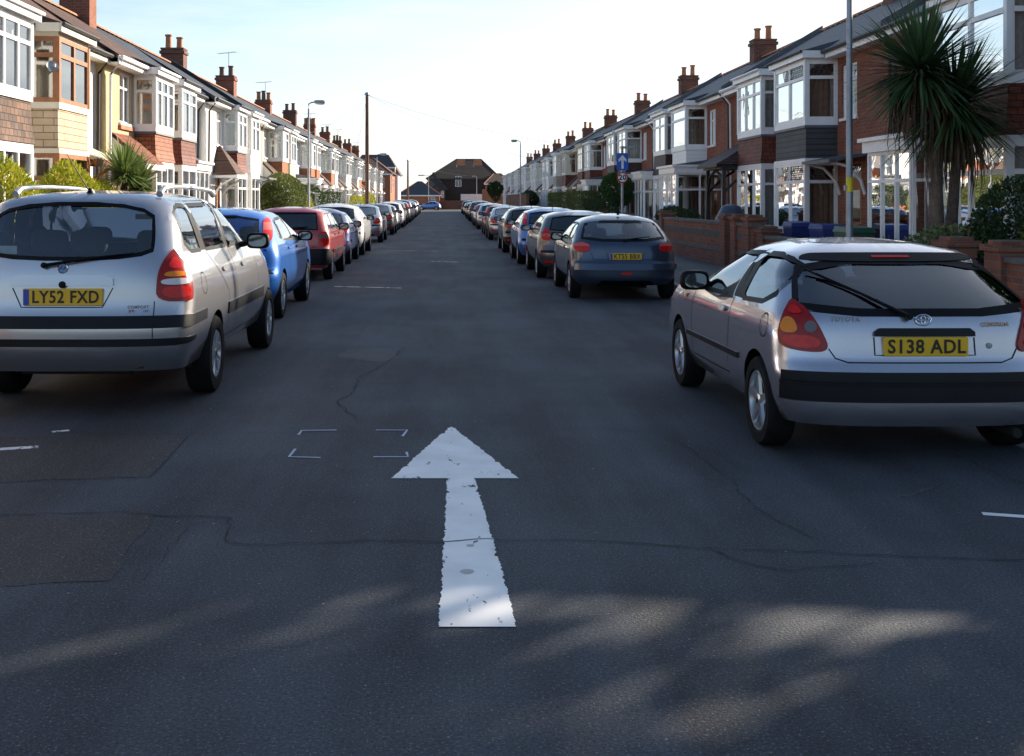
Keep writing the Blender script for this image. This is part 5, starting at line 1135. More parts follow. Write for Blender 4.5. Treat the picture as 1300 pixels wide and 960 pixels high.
# left side: pairs about 10.5 m apart; xw about 7.8
PD = dict(fw=.06)
LS = [
 (9.6, 7.9, dict(wall=RENDERC, panel=TOLD, cols=(3, 2)), dict(wall=RENDERC, panel=TOLD, cols=(3, 2)), None),
 (19.8, 7.9, dict(wall=RENDERW, panel=TOLD, cols=(3, 2), porch=None, fw=.07, cv=0, trim=WHITE, label='house at the left edge with weathered tiles below its white bay window'),
         dict(wall=RENDERW, panel=TSTONE, flare=False, frame=BROWNW, trim=CREAMW, cols=(2, 1), porch='hood', hoodm=RENDERC, hz=2.8, cv=1, curt=plain('tan_blind', (.34, .27, .18), .9), roof=RTILE, fw=.085, label='house with orange-brown window frames and tan stone cladding, beside the satellite dish'), (17.3, 19.2, 20.45, 22.25)),
 (29.55, 7.7, dict(wall=RENDERB, panel=TORANGE, cols=(3, 1), porch='hood', hoodm=RTILE2, hz=3.15, sill=1, cv=2, fw=.065, roof=RTILE, label='mustard rendered house with a red tiled lean-to hood, behind the bushy cordyline', leadflash=True),
         dict(wall=RENDERW, panel=TRED, cols=(2, 1), porch='glazed', pe=.7, cv=0, fw=.07, roof=SLATE, label='white house with dark red hung tiles joined to the mustard one', leadflash=True, aerial=1.2), (27.3, 29.15, 30.0, 31.8)),
 (40.35, 7.65, dict(wall=RENDERW, panel=TRED, cols=(2, 1), porch='hood_gable', hoodm=RTILE, hz=3.4, cv=1, curt=CURT, door=BROWNW, fw=.07, label='white rendered house with a hipped tiled porch hood and brown door', leadflash=True, parapet=1, parm=SLATE),
         dict(wall=RENDERW, panel=BOARDW, flare=False, cols=(2, 1), porch='canopy', fw=.07, label='all white house with a black and white panelled bay, left of the big clipped bush', aerial=1.2), (38.1, 39.9, 40.8, 42.6)),
 (50.9, 7.8, dict(wall=RENDERC, panel=BORANGE, flare=False, cols=(1, 1), porch='hood', hoodm=RTILE, lower=RENDERW, label='cream house with an orange brick bay panel, above the clipped bush', aerial=1.4),
         dict(wall=RENDERW, panel=RENDERC, flare=False, cols=(2, 1), porch='canopy', label='white house with a cream bay panel left of the first lamp post on the left', aerial=1.4), None),
 (61.4, 7.8, dict(wall=RENDERW, panel=BORANGE, flare=False, cols=(1, 1), porch='glazed', label='white house with brick red bay panel just right of the nearest left lamp post', aerial=1.3),
         dict(wall=RENDERW, panel=BORANGE, flare=False, cols=(2, 1), porch='hood_gable', hoodm=SLATE, hz=3.3, label='white house with a dark gabled porch hood in the middle of the left terrace'), None)]
for k in range(6, 12):
    c = 61.4+10.5*(k-5)
    LS.append((c, 7.8, dict(wall=RENDERW if k not in (11,) else BORANGE, panel=BORANGE if k % 3 == 0 else RENDERW, flare=False, cols=(1, 1), porch='hood', hoodm=RTILE), dict(wall=RENDERW if k != 11 else BORANGE, panel=BOARDW if k % 4 else BORANGE, flare=False, cols=(2, 1), porch='hood', hoodm=RTILE), None))
n = 0
for k, (c, xw, s1, s2, bb) in enumerate(LS):
    prev = LS[k-1][0] if k else c-10.4; nxt = LS[k+1][0] if k < len(LS)-1 else c+10.5
    lo, hi = (prev+c)/2+.0, (nxt+c)/2
    if k == 1: hi = 24.95
    if k == 2: lo = 24.95; hi = 35.2
    if k == 3: lo = 35.2
    bb = bb or (c-2.2, c-.4, c+.4, c+2.2)
    for j, s in enumerate((s1, s2)):
        n += 1; lab = s.get('label') or (f"{'orange brick' if s['wall'] is BORANGE else 'white rendered' if s['wall'] is RENDERW else 'cream'} bay fronted house, the {ORD[n-1]} along the left side")
        a0, a1 = (lo, c) if j == 0 else (c, hi); b0, b1 = bb[2*j:2*j+2]
        x = xw+(.25 if (k == 2 and j == 1) else 0); s = dict(s); s['bd'] = x-7.2
        s.setdefault('z', (.80, 2.45, 3.40, 4.62))
        ch = (c+(.9 if k in (2, 3) else .2), .6+.1*(k % 3 == 1), (.66, .5, .78, .58)[k % 4], (2, 3, 2, 4)[k % 4] if k > 3 else 2, (BRED, BDULL)[k % 3 == 0], POTM if k % 2 else POTD) if j == 0 else None; s.setdefault('aerial', (.9, 1.3, None, 1.1)[k % 4]) if k > 3 and j == 0 else None
        house(-1, x, a0, a1, b0, b1, s, lab, GL, 1 if k in (1, 2, 3) else 0, ch, 10.1-x, 6.6, 4.88)
# ------------------------------------------------------------ end of the street
def simple_house(name, label, cat, x0, x1, y0, y1, ze, zr, wallm, roofm, wins, hip=1.5, group=None, ridge_x=True, hip2=None):
    hip2 = hip if hip2 is None else hip2
    org = ((x0+x1)/2, y0, 0); H = thing(name, label, cat, org, 0, group); mb = MB()
    for a, b in (((x0, y0), (x1, y0)), ((x1, y0), (x1, y1)), ((x1, y1), (x0, y1)), ((x0, y1), (x0, y0))): mb.face([(*a, 0), (*b, 0), (*b, ze), (*a, ze)])
    mb.build('wall', wallm, H, org, recalc=False)
    e = .35; mb = MB(); X0, X1, Y0, Y1 = x0-e, x1+e, y0-e, y1+e; ym = (y0+y1)/2; xm = (x0+x1)/2; zz = ze-.1
    if ridge_x: r0, r1 = (X0+hip, ym, zr), (X1-hip2, ym, zr); mb.mesh([(X0, Y0, zz), (X1, Y0, zz), (X1, Y1, zz), (X0, Y1, zz), r0, r1], [(0, 1, 5, 4), (1, 2, 5), (2, 3, 4, 5), (3, 0, 4), (0, 3, 2, 1)])
    else: r0, r1 = (xm, Y0+hip, zr), (xm, Y1-hip, zr); mb.mesh([(X0, Y0, zz), (X1, Y0, zz), (X1, Y1, zz), (X0, Y1, zz), r0, r1], [(0, 1, 4), (1, 2, 5, 4), (2, 3, 5), (3, 0, 4, 5), (0, 3, 2, 1)])
    roof = mb.build('roof', roofm, H, org)
    mb = MB(); C = [(X0, Y0, zz), (X1, Y0, zz), (X1, Y1, zz), (X0, Y1, zz)]
    hips = [(r0, r1)]+([(C[0], r0), (C[3], r0), (C[1], r1), (C[2], r1)] if ridge_x else [(C[0], r0), (C[1], r0), (C[2], r1), (C[3], r1)])
    for a, b in hips: mb.tube([a, b], .055, 6)
    mb.build('ridge_tile', roofm if roofm is BROWNF else RIDGEM, roof, org)
    mb = MB(); mb.box(X0, X1, Y0-.02, Y0+.01, zz-.2, zz-.01); mb.build('fascia_board', PVCD if roofm is BROWNF else WHITE, roof, org)
    for (wx, wz, ww, wh, face) in wins:
        mf, mp_ = MB(), MB()
        if face == 'y':
            T = lambda u, d, z: (wx+u, y0-.03+d, wz+z)
        else:
            T = lambda u, d, z: ((x1+.03-d) if face == 'x1' else (x0-.03+d), wx+u, wz+z)
        for u0, u1, z0, z1 in ((0, ww, 0, .08), (0, ww, wh-.08, wh), (0, .08, .08, wh-.08), (ww-.08, ww, .08, wh-.08), (ww/2-.04, ww/2+.04, .08, wh-.08), (.08, ww-.08, wh*.6, wh*.6+.07)): mf.box(u0, u1, -.02, .05+(.003 if u0 > .05 else 0), z0, z1, 0, T)
        f = mf.build('window', WHITE, H, org); mp_.face([T(.02, .02, .02), T(ww-.02, .02, .02), T(ww-.02, .02, wh-.02), T(.02, .02, wh-.02)]); mp_.build('pane', plain('dark_far_pane', (.03, .035, .045), .1, coat=1), f, org, recalc=False)
    return H, org, roof
def at(px, py, Y): p = pp(px, py, Y); return p.x, p.z
# large dark brick building with a big hipped roof closing the street
H, org, roof = simple_house('brick_hall', 'large dark brick building with a tall hipped roof at the end of the street', 'building', at(543, 0, 200)[0], at(634, 0, 200)[0], 200, 216, 5.6, 9.3, brick('far_dark_brick', (.07, .042, .033), (.05, .034, .028), (.05, .044, .04)), BROWNF,
    [(at(578, 0, 200)[0], 4.0, 1.1, 1.9, 'y')], 5.6, hip2=3.4)
for px in (585, 606):   # roof lights with terracotta cheeks
    x, z = at(px, 207, 203); mb = MB(); mb.mesh([(x-.8, 200.8, z-.9), (x+.8, 200.8, z-.9), (x+.55, 202.6, z+.55), (x-.55, 202.6, z+.55), (x-.8, 200.4, z-.5), (x+.8, 200.4, z-.5), (x+.7, 200.8, z+.6), (x-.7, 200.8, z+.6)], [(4, 5, 6, 7), (7, 6, 2, 3), (0, 4, 7, 3), (1, 2, 6, 5)]); mb.build('dormer', RIDGEM, roof, org)
simple_house('brick_annexe', 'dark lower wing with a hipped roof left of the large building', 'building', at(537, 0, 196)[0], at(565, 0, 196)[0], 196, 208, 3.6, 6.6, BDULL, BROWNF, [(at(560, 0, 196)[0], 2.0, .5, 1.2, 'y')], 2.6)
simple_house('brick_annexe', 'pale red brick lower building right of the large dark one', 'building', at(617, 0, 195)[0], at(650, 0, 195)[0], 196, 206, 4.6, 6.4, BORANGE, RTILE, [(at(622, 0, 195)[0], 2.2, .9, 1.6, 'y'), (at(633, 0, 195)[0], 2.2, .9, 1.6, 'y')], 2.0)
# small hip roofed outbuilding
simple_house('hipped_outbuilding', 'small brick outbuilding with a slate hipped roof left of the far junction', 'building', at(506, 0, 182)[0], at(558, 0, 182)[0], 182, 190, 2.5, 4.7, BORANGE, SLATE, [(at(547, 0, 182)[0], 1.0, .7, 1.1, 'y')], 3.4)
H, org, roof = simple_house('brick_house', 'orange brick detached house with white windows at the end of the left terrace', 'house', -15.5, -7.3, 147, 160, 5.2, 7.4, BORANGE, RTILE, [(-9.2, 3.2, 1.1, 1.4, 'y'), (-9.2, .9, 1.1, 1.4, 'y'), (149.5, 2.4, 1.2, 2.6, 'x1'), (154.5, 3.2, 1.2, 1.4, 'x1')], 3)
# far block of dormer windows seen over the left roofs
H, org, roof = simple_house('dormer_house', 'slate roofed house with two white dormers behind the telegraph pole on the left', 'house', at(470, 0, 150)[0]-4, at(506, 0, 150)[0]-.6, 162, 172, 5.4, 8.4, RENDERW, SLATE, [], 2)
for px in (484, 496):
    x, z = at(px, 216, 160); mb = MB(); mb.box(x-.6, x+.6, 161.6, 165, z-1.1, z+.5); mb.build('dormer', WHITE, roof, org); mb = MB(); mb.face([(x-.45, 161.58, z-.8), (x+.45, 161.58, z-.8), (x+.45, 161.58, z+.3), (x-.45, 161.58, z+.3)]); mb.build('dormer_window', plain('dark_far_pane', (.03, .035, .045)), roof, org, recalc=False)
mb = MB(); x0, x1 = at(585, 0, 190)[0], at(617, 0, 190)[0]; mb.box(x0, x1, 190, 190.25, 0, 2.6); tag(mb.build('screen_wall', RENDERW), 'long low white wall below the large dark building', 'wall')
mb = MB(); mb.box(at(612, 0, 186)[0], at(640, 0, 186)[0], 186, 186.3, 0, 3.4); tag(mb.build('brick_wall', BORANGE), 'pale red brick wall at the right of the far junction', 'wall')
mb = MB(); mb.box(at(555, 0, 184)[0], at(600, 0, 184)[0], 184, 184.25, 0, 1.5); tag(mb.build('boundary_wall', BDULL), 'low dull brick boundary wall across the far end of the street', 'wall')

# ------------------------------------------------------------ garden walls
def gwall(name, label, sg, x, a0, a1, h, m, cop=COPING, piers=(), gate=None, band=None, group=None, pm=None):
    S = Side(sg, x); org = S.P((a0+a1)/2, 0, .11); H = thing(name, label, 'garden wall', org, 0, group)
    segs = [(a0, a1)] if not gate else [(a0, gate[0]), (gate[1], a1)]
    mb = MB(); mc = MB()
    for u, v in segs: obox(mb, S, u, v, -.11, .11, .06, .11+h); obox(mc, S, u, v, -.14, .14, .11+h, .17+h)
    mb.build('brickwork', m, H, org); mc.build('coping', cop, H, org)
    if band:
        mb = MB()
        for u, v in segs:
            y = u+.1
            while y < v-.1: obox(mb, S, y, y+.07, .112, .128, .11+h-.28, .11+h-.17); y += .11
            obox(mb, S, u+.02, v-.02, .111, .124, .11+h-.62, .11+h-.55)
        mb.build('blue_brick_band', COPING, H, org)
    for p in piers:
        mb = MB(); obox(mb, S, p-.19, p+.19, -.17, .17, .06, .11+h+.12); obox(mb, S, p-.23, p+.23, -.21, .21, .11+h+.12, .11+h+.19); obox(mb, S, p-.16, p+.16, -.14, .14, .11+h+.19, .11+h+.24); mb.build('pier', pm or m, H, org)
    if gate:
        mb = MB()
        for k in range(8): y = gate[0]+.25+(gate[1]-gate[0]-.5)*k/7; mb.tube([S.P(y, 0, .2), S.P(y, 0, .11+h)], .011, 5)
        for z in (.3, h*.65, .05+h): mb.tube([S.P(gate[0]+.2, 0, z), S.P(gate[1]-.2, 0, z)], .014, 5)
        mb.build('gate', BLACKP, H, org)
    return H
GW = 'garden walls along the pavement'
gwall('garden_wall', 'red brick garden wall with a tall pier under the cordyline on the right', 1, 6.3, 9.35, 15.65, .78, BGARD, piers=(12.35, 13.6), gate=(12.5, 13.45), group=GW)
gwall('garden_wall', 'brown stone garden wall beyond the cordyline, mostly behind the silver hatchback', 1, 6.3, 15.7, 21.6, .72, BDULL, piers=(21.5,), group=GW)
gwall('garden_wall', 'red brick garden wall with a dark brick band, right of the slate blue hatchback', 1, 6.3, 22.2, 31.6, .93, BGARD, piers=(22.5, 23.55, 24.4, 31.4), gate=(23.6, 24.3), band=1, group=GW)
gwall('garden_wall', 'low brick garden wall in front of the white porches behind the one-way sign', 1, 6.3, 31.8, 52, .8, BDULL, piers=(37.9, 44, 50), group=GW)
gwall('garden_wall', 'dark garden wall under the long clipped hedge on the right', 1, 6.3, 52.2, 78.5, .7, BDULL, group=GW)
gwall('garden_wall', 'high brown garden wall beyond the hedge in front of the white houses', 1, 6.3, 84, 110, 1.9, BDULL, group=GW)
gwall('garden_wall', 'furthest low garden wall on the right side', 1, 6.3, 110.3, 166, .9, BDULL, group=GW)
for i, (a, b, m, lab) in enumerate([(2.3, 9.5, BRED, 'red brick garden wall nearest on the left, seen through the people carrier'), (9.8, 15.0, BORANGE, 'orange brick garden wall with piers beyond the people carrier, left side'), (15.3, 25, BRED, 'red brick garden wall in front of the yellow-green bushes'), (25.2, 35, BORANGE, 'low brick garden wall under the bushy cordyline, left side'),
        (35.3, 46, RENDERW, 'low white garden wall by the big clipped bush'), (46.3, 61, BRED, 'brick garden wall beyond the first lamp post on the left'), (61.3, 90, BORANGE, 'long brick garden wall passing the telegraph pole'), (90.3, 146, BRED, 'furthest brick garden wall on the left side')]):
    gwall('garden_wall', lab, -1, 6.35, a, b, .8+.06*(i % 3), m, CONC, piers=(a+.25, (a+b)/2-.6, (a+b)/2+.6, b-.25), group=GW)

# ------------------------------------------------------------ street furniture
def lamp_post(label, x, y, h, arm, sticker=False):
    o = (x, y, .115); T = thing('street_lamp', label, 'street lamp', o, 0, 'grey steel street lamps'); mb = MB()
    mb.tube([(x, y, .1), (x, y, .9)], .075, 12); mb.tube([(x, y, .9), (x, y, 1.0), (x, y, h-.25)], .05, 12, taper=[.075, .052, .038])
    a = Vector((arm, 0, 0)); mb.tube([(x, y, h-.3), (x, y, h-.06), (x+arm*.18, y, h), (x+arm*.5, y, h+.02)], .028, 8); mb.build('post', GALV, T, o)
    mb = MB(); rbox(mb, (x+arm*.72, y, h+.02), (abs(arm)*.38, .13, .075)); hd = mb.build('lamp_head', GALV, T, o)
    mb = MB(); rbox(mb, (x+arm*.76, y, h-.03), (abs(arm)*.28, .10, .06)); mb.build('lamp_glass', plain('lamp_lens', (.5, .55, .62), .2), hd, o)
    if sticker:
        mb = MB(); r = .054; vs = [(x+r*cos(t), y+r*sin(t), z) for z in (1.70, 1.92) for t in [pi+.2+k*(pi-.4)/8 for k in range(9)]]; mb.mesh(vs, [(k, k+1, 10+k, 9+k) for k in range(8)], 0, True); mb.build('yellow_sticker', plain('sticker_yellow', (.75, .60, .02), .5), T, o)
        mb = MB(); mb.box(x-.075, x-.045, y-.03, y+.03, 1.72, 1.80); mb.build('bracket', GALV, T, o)
lamp_post('tall grey lamp post with a yellow sticker in front of the nearest right hand houses', 6.05, 16.5, 5.9, -.8, True)
lamp_post('grey lamp post above the big clipped bush on the left', -5.55, 44.9, 5.55, .62)
lamp_post('lamp post standing against the sky over the white houses on the right', 5.2, 76, 5.65, -.6)
lamp_post('second lamp post on the left, right of the telegraph pole', -6.0, 97, 5.6, .8)
lamp_post('small distant lamp post in front of the large dark building', 5.1, 178, 5.4, -.7)
lamp_post('small distant lamp post beside the hip roofed outbuilding', -2.7, 180, 5.6, -1.6)
def pole(label, x, y, h, r, wires=()):
    o = (x, y, .1); T = thing('telegraph_pole', label, 'telegraph pole', o, 0); mb = MB(); mb.tube([(x, y, .08), (x, y, h*.6), (x, y, h)], r, 12, taper=[r*1.25, r*1.05, r*.85])
    mb.build('post', plain('pole_timber', (.16, .085, .055), .9, var=.3, scale=3, bump=.4), T, o)
    mb = MB(); mb.lathe([(r*1.3, -.12), (r*1.3, .0), (r*.9, .08)], (x, y, h), 'z', 12)
    for k in range(8): a = k*pi/4; mb.tube([(x+cos(a)*r*.9, y+sin(a)*r*.9, h-.1), (x+cos(a)*(r+.16), y+sin(a)*(r+.16), h-.1)], .012, 5)
    mb.build('insulator_ring', GALV, T, o)
    for q in wires:
        mb = MB(); p = Vector((x, y, h-.1)); q = Vector(q); pts = [p.lerp(q, t/12)-Vector((0, 0, .45*4*(t/12)*(1-t/12))) for t in range(13)]; mb.tube(pts, .009, 4); mb.build('wire', PVCD, T, o)
pole('tall wooden telegraph pole against the sky on the left', -5.8, 82, 9.5, .13, [(-8, 96, 5.1), (8.2, 100, 5.2), (-8, 70, 5.0), (8.6, 72, 5.1), (-8, 60, 5.0)])
pole('smaller distant telegraph pole near the far junction', -6.0, 178, 8.0, .14, [(4, 200, 6), (12, 190, 5.5), (-9, 168, 5)])
# one-way sign and speed roundel on one post
sx, sy = 4.82, 30.0; o = (sx, sy, .115); T = thing('traffic_sign', 'blue one-way arrow sign above a round 20 speed limit sign on a grey post', 'road sign', o)
mb = MB(); mb.tube([(sx, sy, .1), (sx, sy, 3.05)], .036, 10); mb.build('post', GALV, T, o)
yb = sy-.05; cz = 2.62; hw = .155; hh = .235
mb = MB(); P = chaikin([(-hw, -hh), (hw, -hh), (hw, hh), (-hw, hh)], 1); P = [(a*1., b) for a, b in [(-hw+.03, -hh), (hw-.03, -hh), (hw, -hh+.03), (hw, hh-.03), (hw-.03, hh), (-hw+.03, hh), (-hw, hh-.03), (-hw, -hh+.03)]]
def slab(mb, P, cx, cz, y0, y1, mi=0):
    n = len(P); mb.mesh([(cx+a, y0, cz+b) for a, b in P]+[(cx+a, y1, cz+b) for a, b in P], [tuple(range(n)), tuple(range(2*n-1, n-1, -1))]+[(i, (i+1) % n, n+(i+1) % n, n+i) for i in range(n)], mi)
slab(mb, P, sx, cz, yb, yb+.015); pl = mb.build('sign_plate', plain('sign_blue', (.008, .10, .50), .4, var=.03), T, o)
mb = MB(); slab(mb, [(-.032, -.19), (.032, -.19), (.032, .05), (.105, -.01), (.105, .065), (0, .185), (-.105, .065), (-.105, -.01), (-.032, .05)], sx, cz, yb-.004, yb-.001); mb.build('arrow', WHITE, pl, o)
cz2 = 2.19; R = .15
def disc(r): return [(cos(2*pi*k/32)*r, sin(2*pi*k/32)*r) for k in range(32)]
mb = MB(); slab(mb, disc(R), sx, cz2, yb, yb+.015); pl = mb.build('speed_roundel', plain('sign_red', (.50, .015, .015), .4, var=.03), T, o)
mb = MB(); slab(mb, disc(R*.78), sx, cz2, yb-.004, yb-.001); mb.build('roundel_face', WHITE, pl, o)
tx = text_part('numeral', '20', .20, INK, pl, (sx-o[0], yb-.0065-o[1], cz2-o[2]-.003), bold=.006)
mb = MB(); mb.box(sx-.06, sx+.30, sy-.22, sy+.0, 2.98, 3.03); mb.tube([(sx, sy, 2.9), (sx, sy-.12, 2.98)], .02, 6); mb.build('sign_light', GALV, T, o)
# satellite dish on the orange framed house
S = Side(-1, 7.9); c = S.P(20.40, .62, 4.02); o = tuple(c); T = thing('satellite_dish', 'small grey satellite dish on the corner of the brown framed upper window', 'satellite dish', o)
mb = MB(); n = Vector((.55, -.75, .35)).normalized(); u = n.cross(Vector((0, 0, 1))).normalized(); v = u.cross(n); ps = []
for i in range(5):
    for k in range(16): r = .11*i/4+.001; a = 2*pi*k/16; ps.append(c+n*(.05+.12*(r/.11)**2*.3)+u*cos(a)*r+v*sin(a)*r)
mb.mesh(ps, [(i*16+k, i*16+(k+1) % 16, (i+1)*16+(k+1) % 16, (i+1)*16+k) for i in range(4) for k in range(16)], 0, True); mb.build('dish', GALV, T, o)
mb = MB(); mb.tube([c, c+n*.17-v*.03], .008, 6); mb.tube([c+Vector((-.02, .0, -.02)), S.P(20.5, .5, 3.9)], .015, 6); mb.lathe([(.03, -.03), (.03, .03)], c+n*.17-v*.03, 'z', 8); mb.build('receiver_arm', GALV, T, o)
# wheelie bins and a covered barbecue in the right gardens
def bin_(label, x, y, col, rz=0):
    T = thing('wheelie_bin', label, 'wheelie bin', (x, y, .06), rz, 'wheelie bins in the right hand gardens'); T.scale = (.9, .9, .98); mb = MB()
    mb.hexa([Vector(p) for p in [(-.22, -.26, .05), (.22, -.26, .05), (.22, .26, .05), (-.22, .26, .05), (-.28, -.34, .98), (.28, -.34, .98), (.28, .34, .98), (-.28, .34, .98)]]); mb.build('bin_body', col, T, bevel=.02)
    mb = MB(); mb.hexa([Vector(p) for p in [(-.30, -.36, .98), (.30, -.36, .98), (.30, .36, .98), (-.30, .36, .98), (-.26, -.30, 1.07), (.26, -.30, 1.07), (.26, .34, 1.09), (-.26, .34, 1.09)]]); mb.tube([(-.24, .40, 1.0), (.24, .40, 1.0)], .02, 6); mb.build('lid', col, T, bevel=.015)
    for s_ in (-1, 1): mb = MB(); mb.lathe([(.001, -.03), (.10, -.03), (.10, .03), (.001, .03)], (s_*.26, .25, .10), 'x', 14); mb.build('bin_wheel', RUBBER, T)
BBLUE = plain('bin_blue', (.012, .025, .16), .5); BGREEN = plain('bin_green', (.012, .07, .04), .5)
bin_('blue wheelie bin against the grey boarded bay, left one of two', 7.45, 23.2, BBLUE); bin_('blue wheelie bin nearer the lamp post, right one of two', 7.3, 21.0, BBLUE, .1); bin_('dark green wheelie bin beside the white glazed porch and lamp post', 7.05, 19.0, BGREEN)
T = thing('covered_barbecue', 'barbecue under a dark blue fitted cover behind the garden wall', 'barbecue', (7.1, 27.3, .06)); mb = MB(); rnd = random.Random(4); V = []
for z, sx_, sy_ in ((.02, .40, .62), (.5, .38, .60), (.95, .40, .66), (1.15, .34, .50), (1.36, .22, .28), (1.42, .08, .10)):
    for k in range(16): a = 2*pi*k/16; f = 1+rnd.uniform(-.06, .06); V.append((cos(a)*sx_*f, sin(a)*sy_*f+(z-.7)*.15, z))
mb.mesh(V, [(i*16+k, i*16+(k+1) % 16, (i+1)*16+(k+1) % 16, (i+1)*16+k) for i in range(5) for k in range(16)]+[tuple(80+k for k in range(16))], 0, True); mb.build('cover', plain('tarpaulin', (.02, .03, .055), .45, bump=.5, bscale=8), T)
mb = MB(); mb.tube([(0, -.62, .05), (0, -.62, .6)], .02, 6); mb.build('leg', GALV, T)

# ------------------------------------------------------------ plants
def leafmesh(name, pts, sz, m, parent, org, aspect=.5, up=.3, rnd=None, folded=False):
    rnd = rnd or random.Random(1); vs = []; fs = []
    for p, nrm in pts:
        s = sz*rnd.uniform(.6, 1.3); d = Vector((rnd.gauss(0, 1), rnd.gauss(0, 1), rnd.gauss(0, 1)+up)); d = (d.normalized()+nrm*.8).normalized()
        u = d.cross(Vector((rnd.gauss(0, 1), rnd.gauss(0, 1), rnd.gauss(0, 1)))).normalized()*s*aspect*.5; i = len(vs)
        vs += [p, p+d*s*.45+u, p+d*s, p+d*s*.45-u]; fs.append((i, i+1, i+2, i+3))
    me = bpy.data.meshes.new(name); me.from_pydata([(a.x-org[0], a.y-org[1], a.z-org[2]) for a in vs], [], fs); me.materials.append(m)
    o = bpy.data.objects.new(name, me); link(o, parent); return o
def bush(name, label, cat, c, r, n, sz, m, seed=1, box=False, trunk=.0, group=None, lump=.18, aspect=.5, up=.3, core=True):
    """foliage spread through the outer part of an uneven volume"""
    rnd = random.Random(seed); org = (c[0], c[1], c[2]-r[2]-trunk); T = thing(name, label, cat, org, 0, group); pts = []
    L_ = [(Vector((rnd.gauss(0, 1), rnd.gauss(0, 1), rnd.gauss(0, 1))).normalized(), rnd.uniform(.25, .6)) for _ in range(26)]
    for _ in range(n):
        if box:
            f = rnd.randrange(6); q = Vector((rnd.uniform(-1, 1), rnd.uniform(-1, 1), rnd.uniform(-1, 1))); ax = f//2; q[ax] = (1 if f % 2 else -1)*(1-abs(rnd.gauss(0, .05)))
            nr = Vector((0, 0, 0)); nr[ax] = 1 if q[ax] > 0 else -1; k = 1+.05*sin(q.x*7+seed)*sin(q.y*9)*sin(q.z*5+1)
        else:
            q = Vector((rnd.gauss(0, 1), rnd.gauss(0, 1), rnd.gauss(0, 1))).normalized(); nr = q.copy(); k = 1
            for d, w_ in L_: dd = q.dot(d); k += lump*w_*max(0, (dd-.75)/.25)**1.5
            k *= 1-.22*rnd.random()**2.0; k -= lump*.4
        pts.append((Vector((c[0]+q.x*r[0]*k, c[1]+q.y*r[1]*k, c[2]+q.z*r[2]*k)), nr))
    leafmesh('foliage', pts, sz, m, T, org, aspect, up, rnd)
    if core or trunk:
        mb = MB(); mb.tube([(c[0], c[1], org[2]), (c[0]+.02, c[1], c[2]-r[2]*.3), (c[0], c[1]+.03, c[2]+r[2]*.3)], .04, 8, taper=[.05+trunk*.03, .045, .02])
        for k in range(7): a = k*.9; mb.tube([(c[0], c[1], c[2]-r[2]*(.8-.1*k)), (c[0]+cos(a)*r[0]*.7, c[1]+sin(a)*r[1]*.7, c[2]+r[2]*(.1*k-.1))], .015, 5)
        mb.build('trunk', plain('bark', (.09, .06, .04), .9, var=.3, scale=8, bump=.5), T, org)
    return T
LYG = leafmat('leaf_yellow_green', (.46, .42, .03), (.20, .26, .02)); LHG = leafmat('leaf_hedge', (.17, .19, .05), (.045, .08, .02)); LDG = leafmat('leaf_dark', (.025, .05, .018), (.05, .085, .025)); LMG = leafmat('leaf_mid', (.06, .14, .03), (.035, .08, .02)); LVG = leafmat('leaf_variegated', (.30, .32, .16), (.06, .10, .025))
bush('conifer_bush', 'yellow-green conifer bush at the left edge below the white bay window', 'bush', (-8.05+.9, 17.6, 1.45), (.62, .7, .72), 7000, .10, LYG, 3, aspect=.28, up=.8)
bush('conifer_bush', 'wide yellow-green conifer bush behind the people carrier roof', 'bush', (-6.95, 20.4, 1.35), (.55, .95, .80), 9000, .10, LYG, 5, aspect=.28, up=.8)
bush('conifer_bush', 'taller yellow-green conifer just left of the bushy cordyline', 'bush', (-7.0, 22.2, 1.2), (.5, .55, .75), 5000, .10, LYG, 8, aspect=.28, up=.8)
bush('clipped_bush', 'large clipped olive green bush beside the nearest lamp post on the left', 'bush', (-6.85, 46.6, 1.62), (.85, 2.9, 1.05), 26000, .075, LHG, 9, lump=.10, aspect=.6)
bush('clipped_bush', 'dark green shrub just behind the lamp post on the left', 'bush', (-7.0, 56.6, 1.35), (.7, 2.2, 1.0), 4500, .10, LDG, 11)
bush('yellow_bush', 'bright yellow-green bush at the foot of the first lamp post on the left', 'bush', (-6.7, 52.3, 1.05), (.45, .9, .75), 3500, .09, LYG, 12)
bush('clipped_bush', 'dark green hedge beyond the yellow bush on the left', 'bush', (-6.8, 63, 1.25), (.6, 2.6, .75), 5000, .10, LDG, 13, box=True)
bush('clipped_bush', 'pale shrub at the foot of the telegraph pole', 'bush', (-6.9, 84, 1.2), (.7, 1.6, .7), 2500, .12, LYG, 14)
bush('clipped_bush', 'small yellow shrub right of the telegraph pole', 'bush', (-6.8, 97, 1.2), (.7, 2.0, .9), 2500, .13, LYG, 15)
bush('hedge', 'long clipped dark green hedge in front of the orange brick houses on the right', 'hedge', (6.75, 59.5, 1.35), (.42, 8.5, .62), 16000, .09, LHG, 16, box=True)
bush('hedge', 'darker lower hedge at the near end of the long one on the right', 'hedge', (6.7, 47.2, 1.15), (.38, 3.2, .45), 7000, .08, LDG, 17, box=True)
bush('garden_shrub', 'low dark shrub along the wall behind the slate blue hatchback', 'bush', (7.0, 33.5, 1.05), (.45, 1.9, .30), 4500, .07, LDG, 18)
bush('small_tree', 'small round green tree behind the one-way sign post', 'tree', (7.05, 45.2, 2.0), (.62, .7, .62), 7000, .10, LMG, 19, trunk=.9)
bush('small_tree', 'dark round topped tree standing beside the distant right hand row of cars', 'tree', (5.35, 118, 2.65), (.75, .8, .72), 3000, .18, LDG, 20, trunk=1.3, lump=.6)
bush('garden_shrub', 'dark shrub at the foot of the distant lamp post on the right', 'bush', (6.9, 90, 1.6), (.7, 1.6, .6), 3500, .16, LDG, 21)
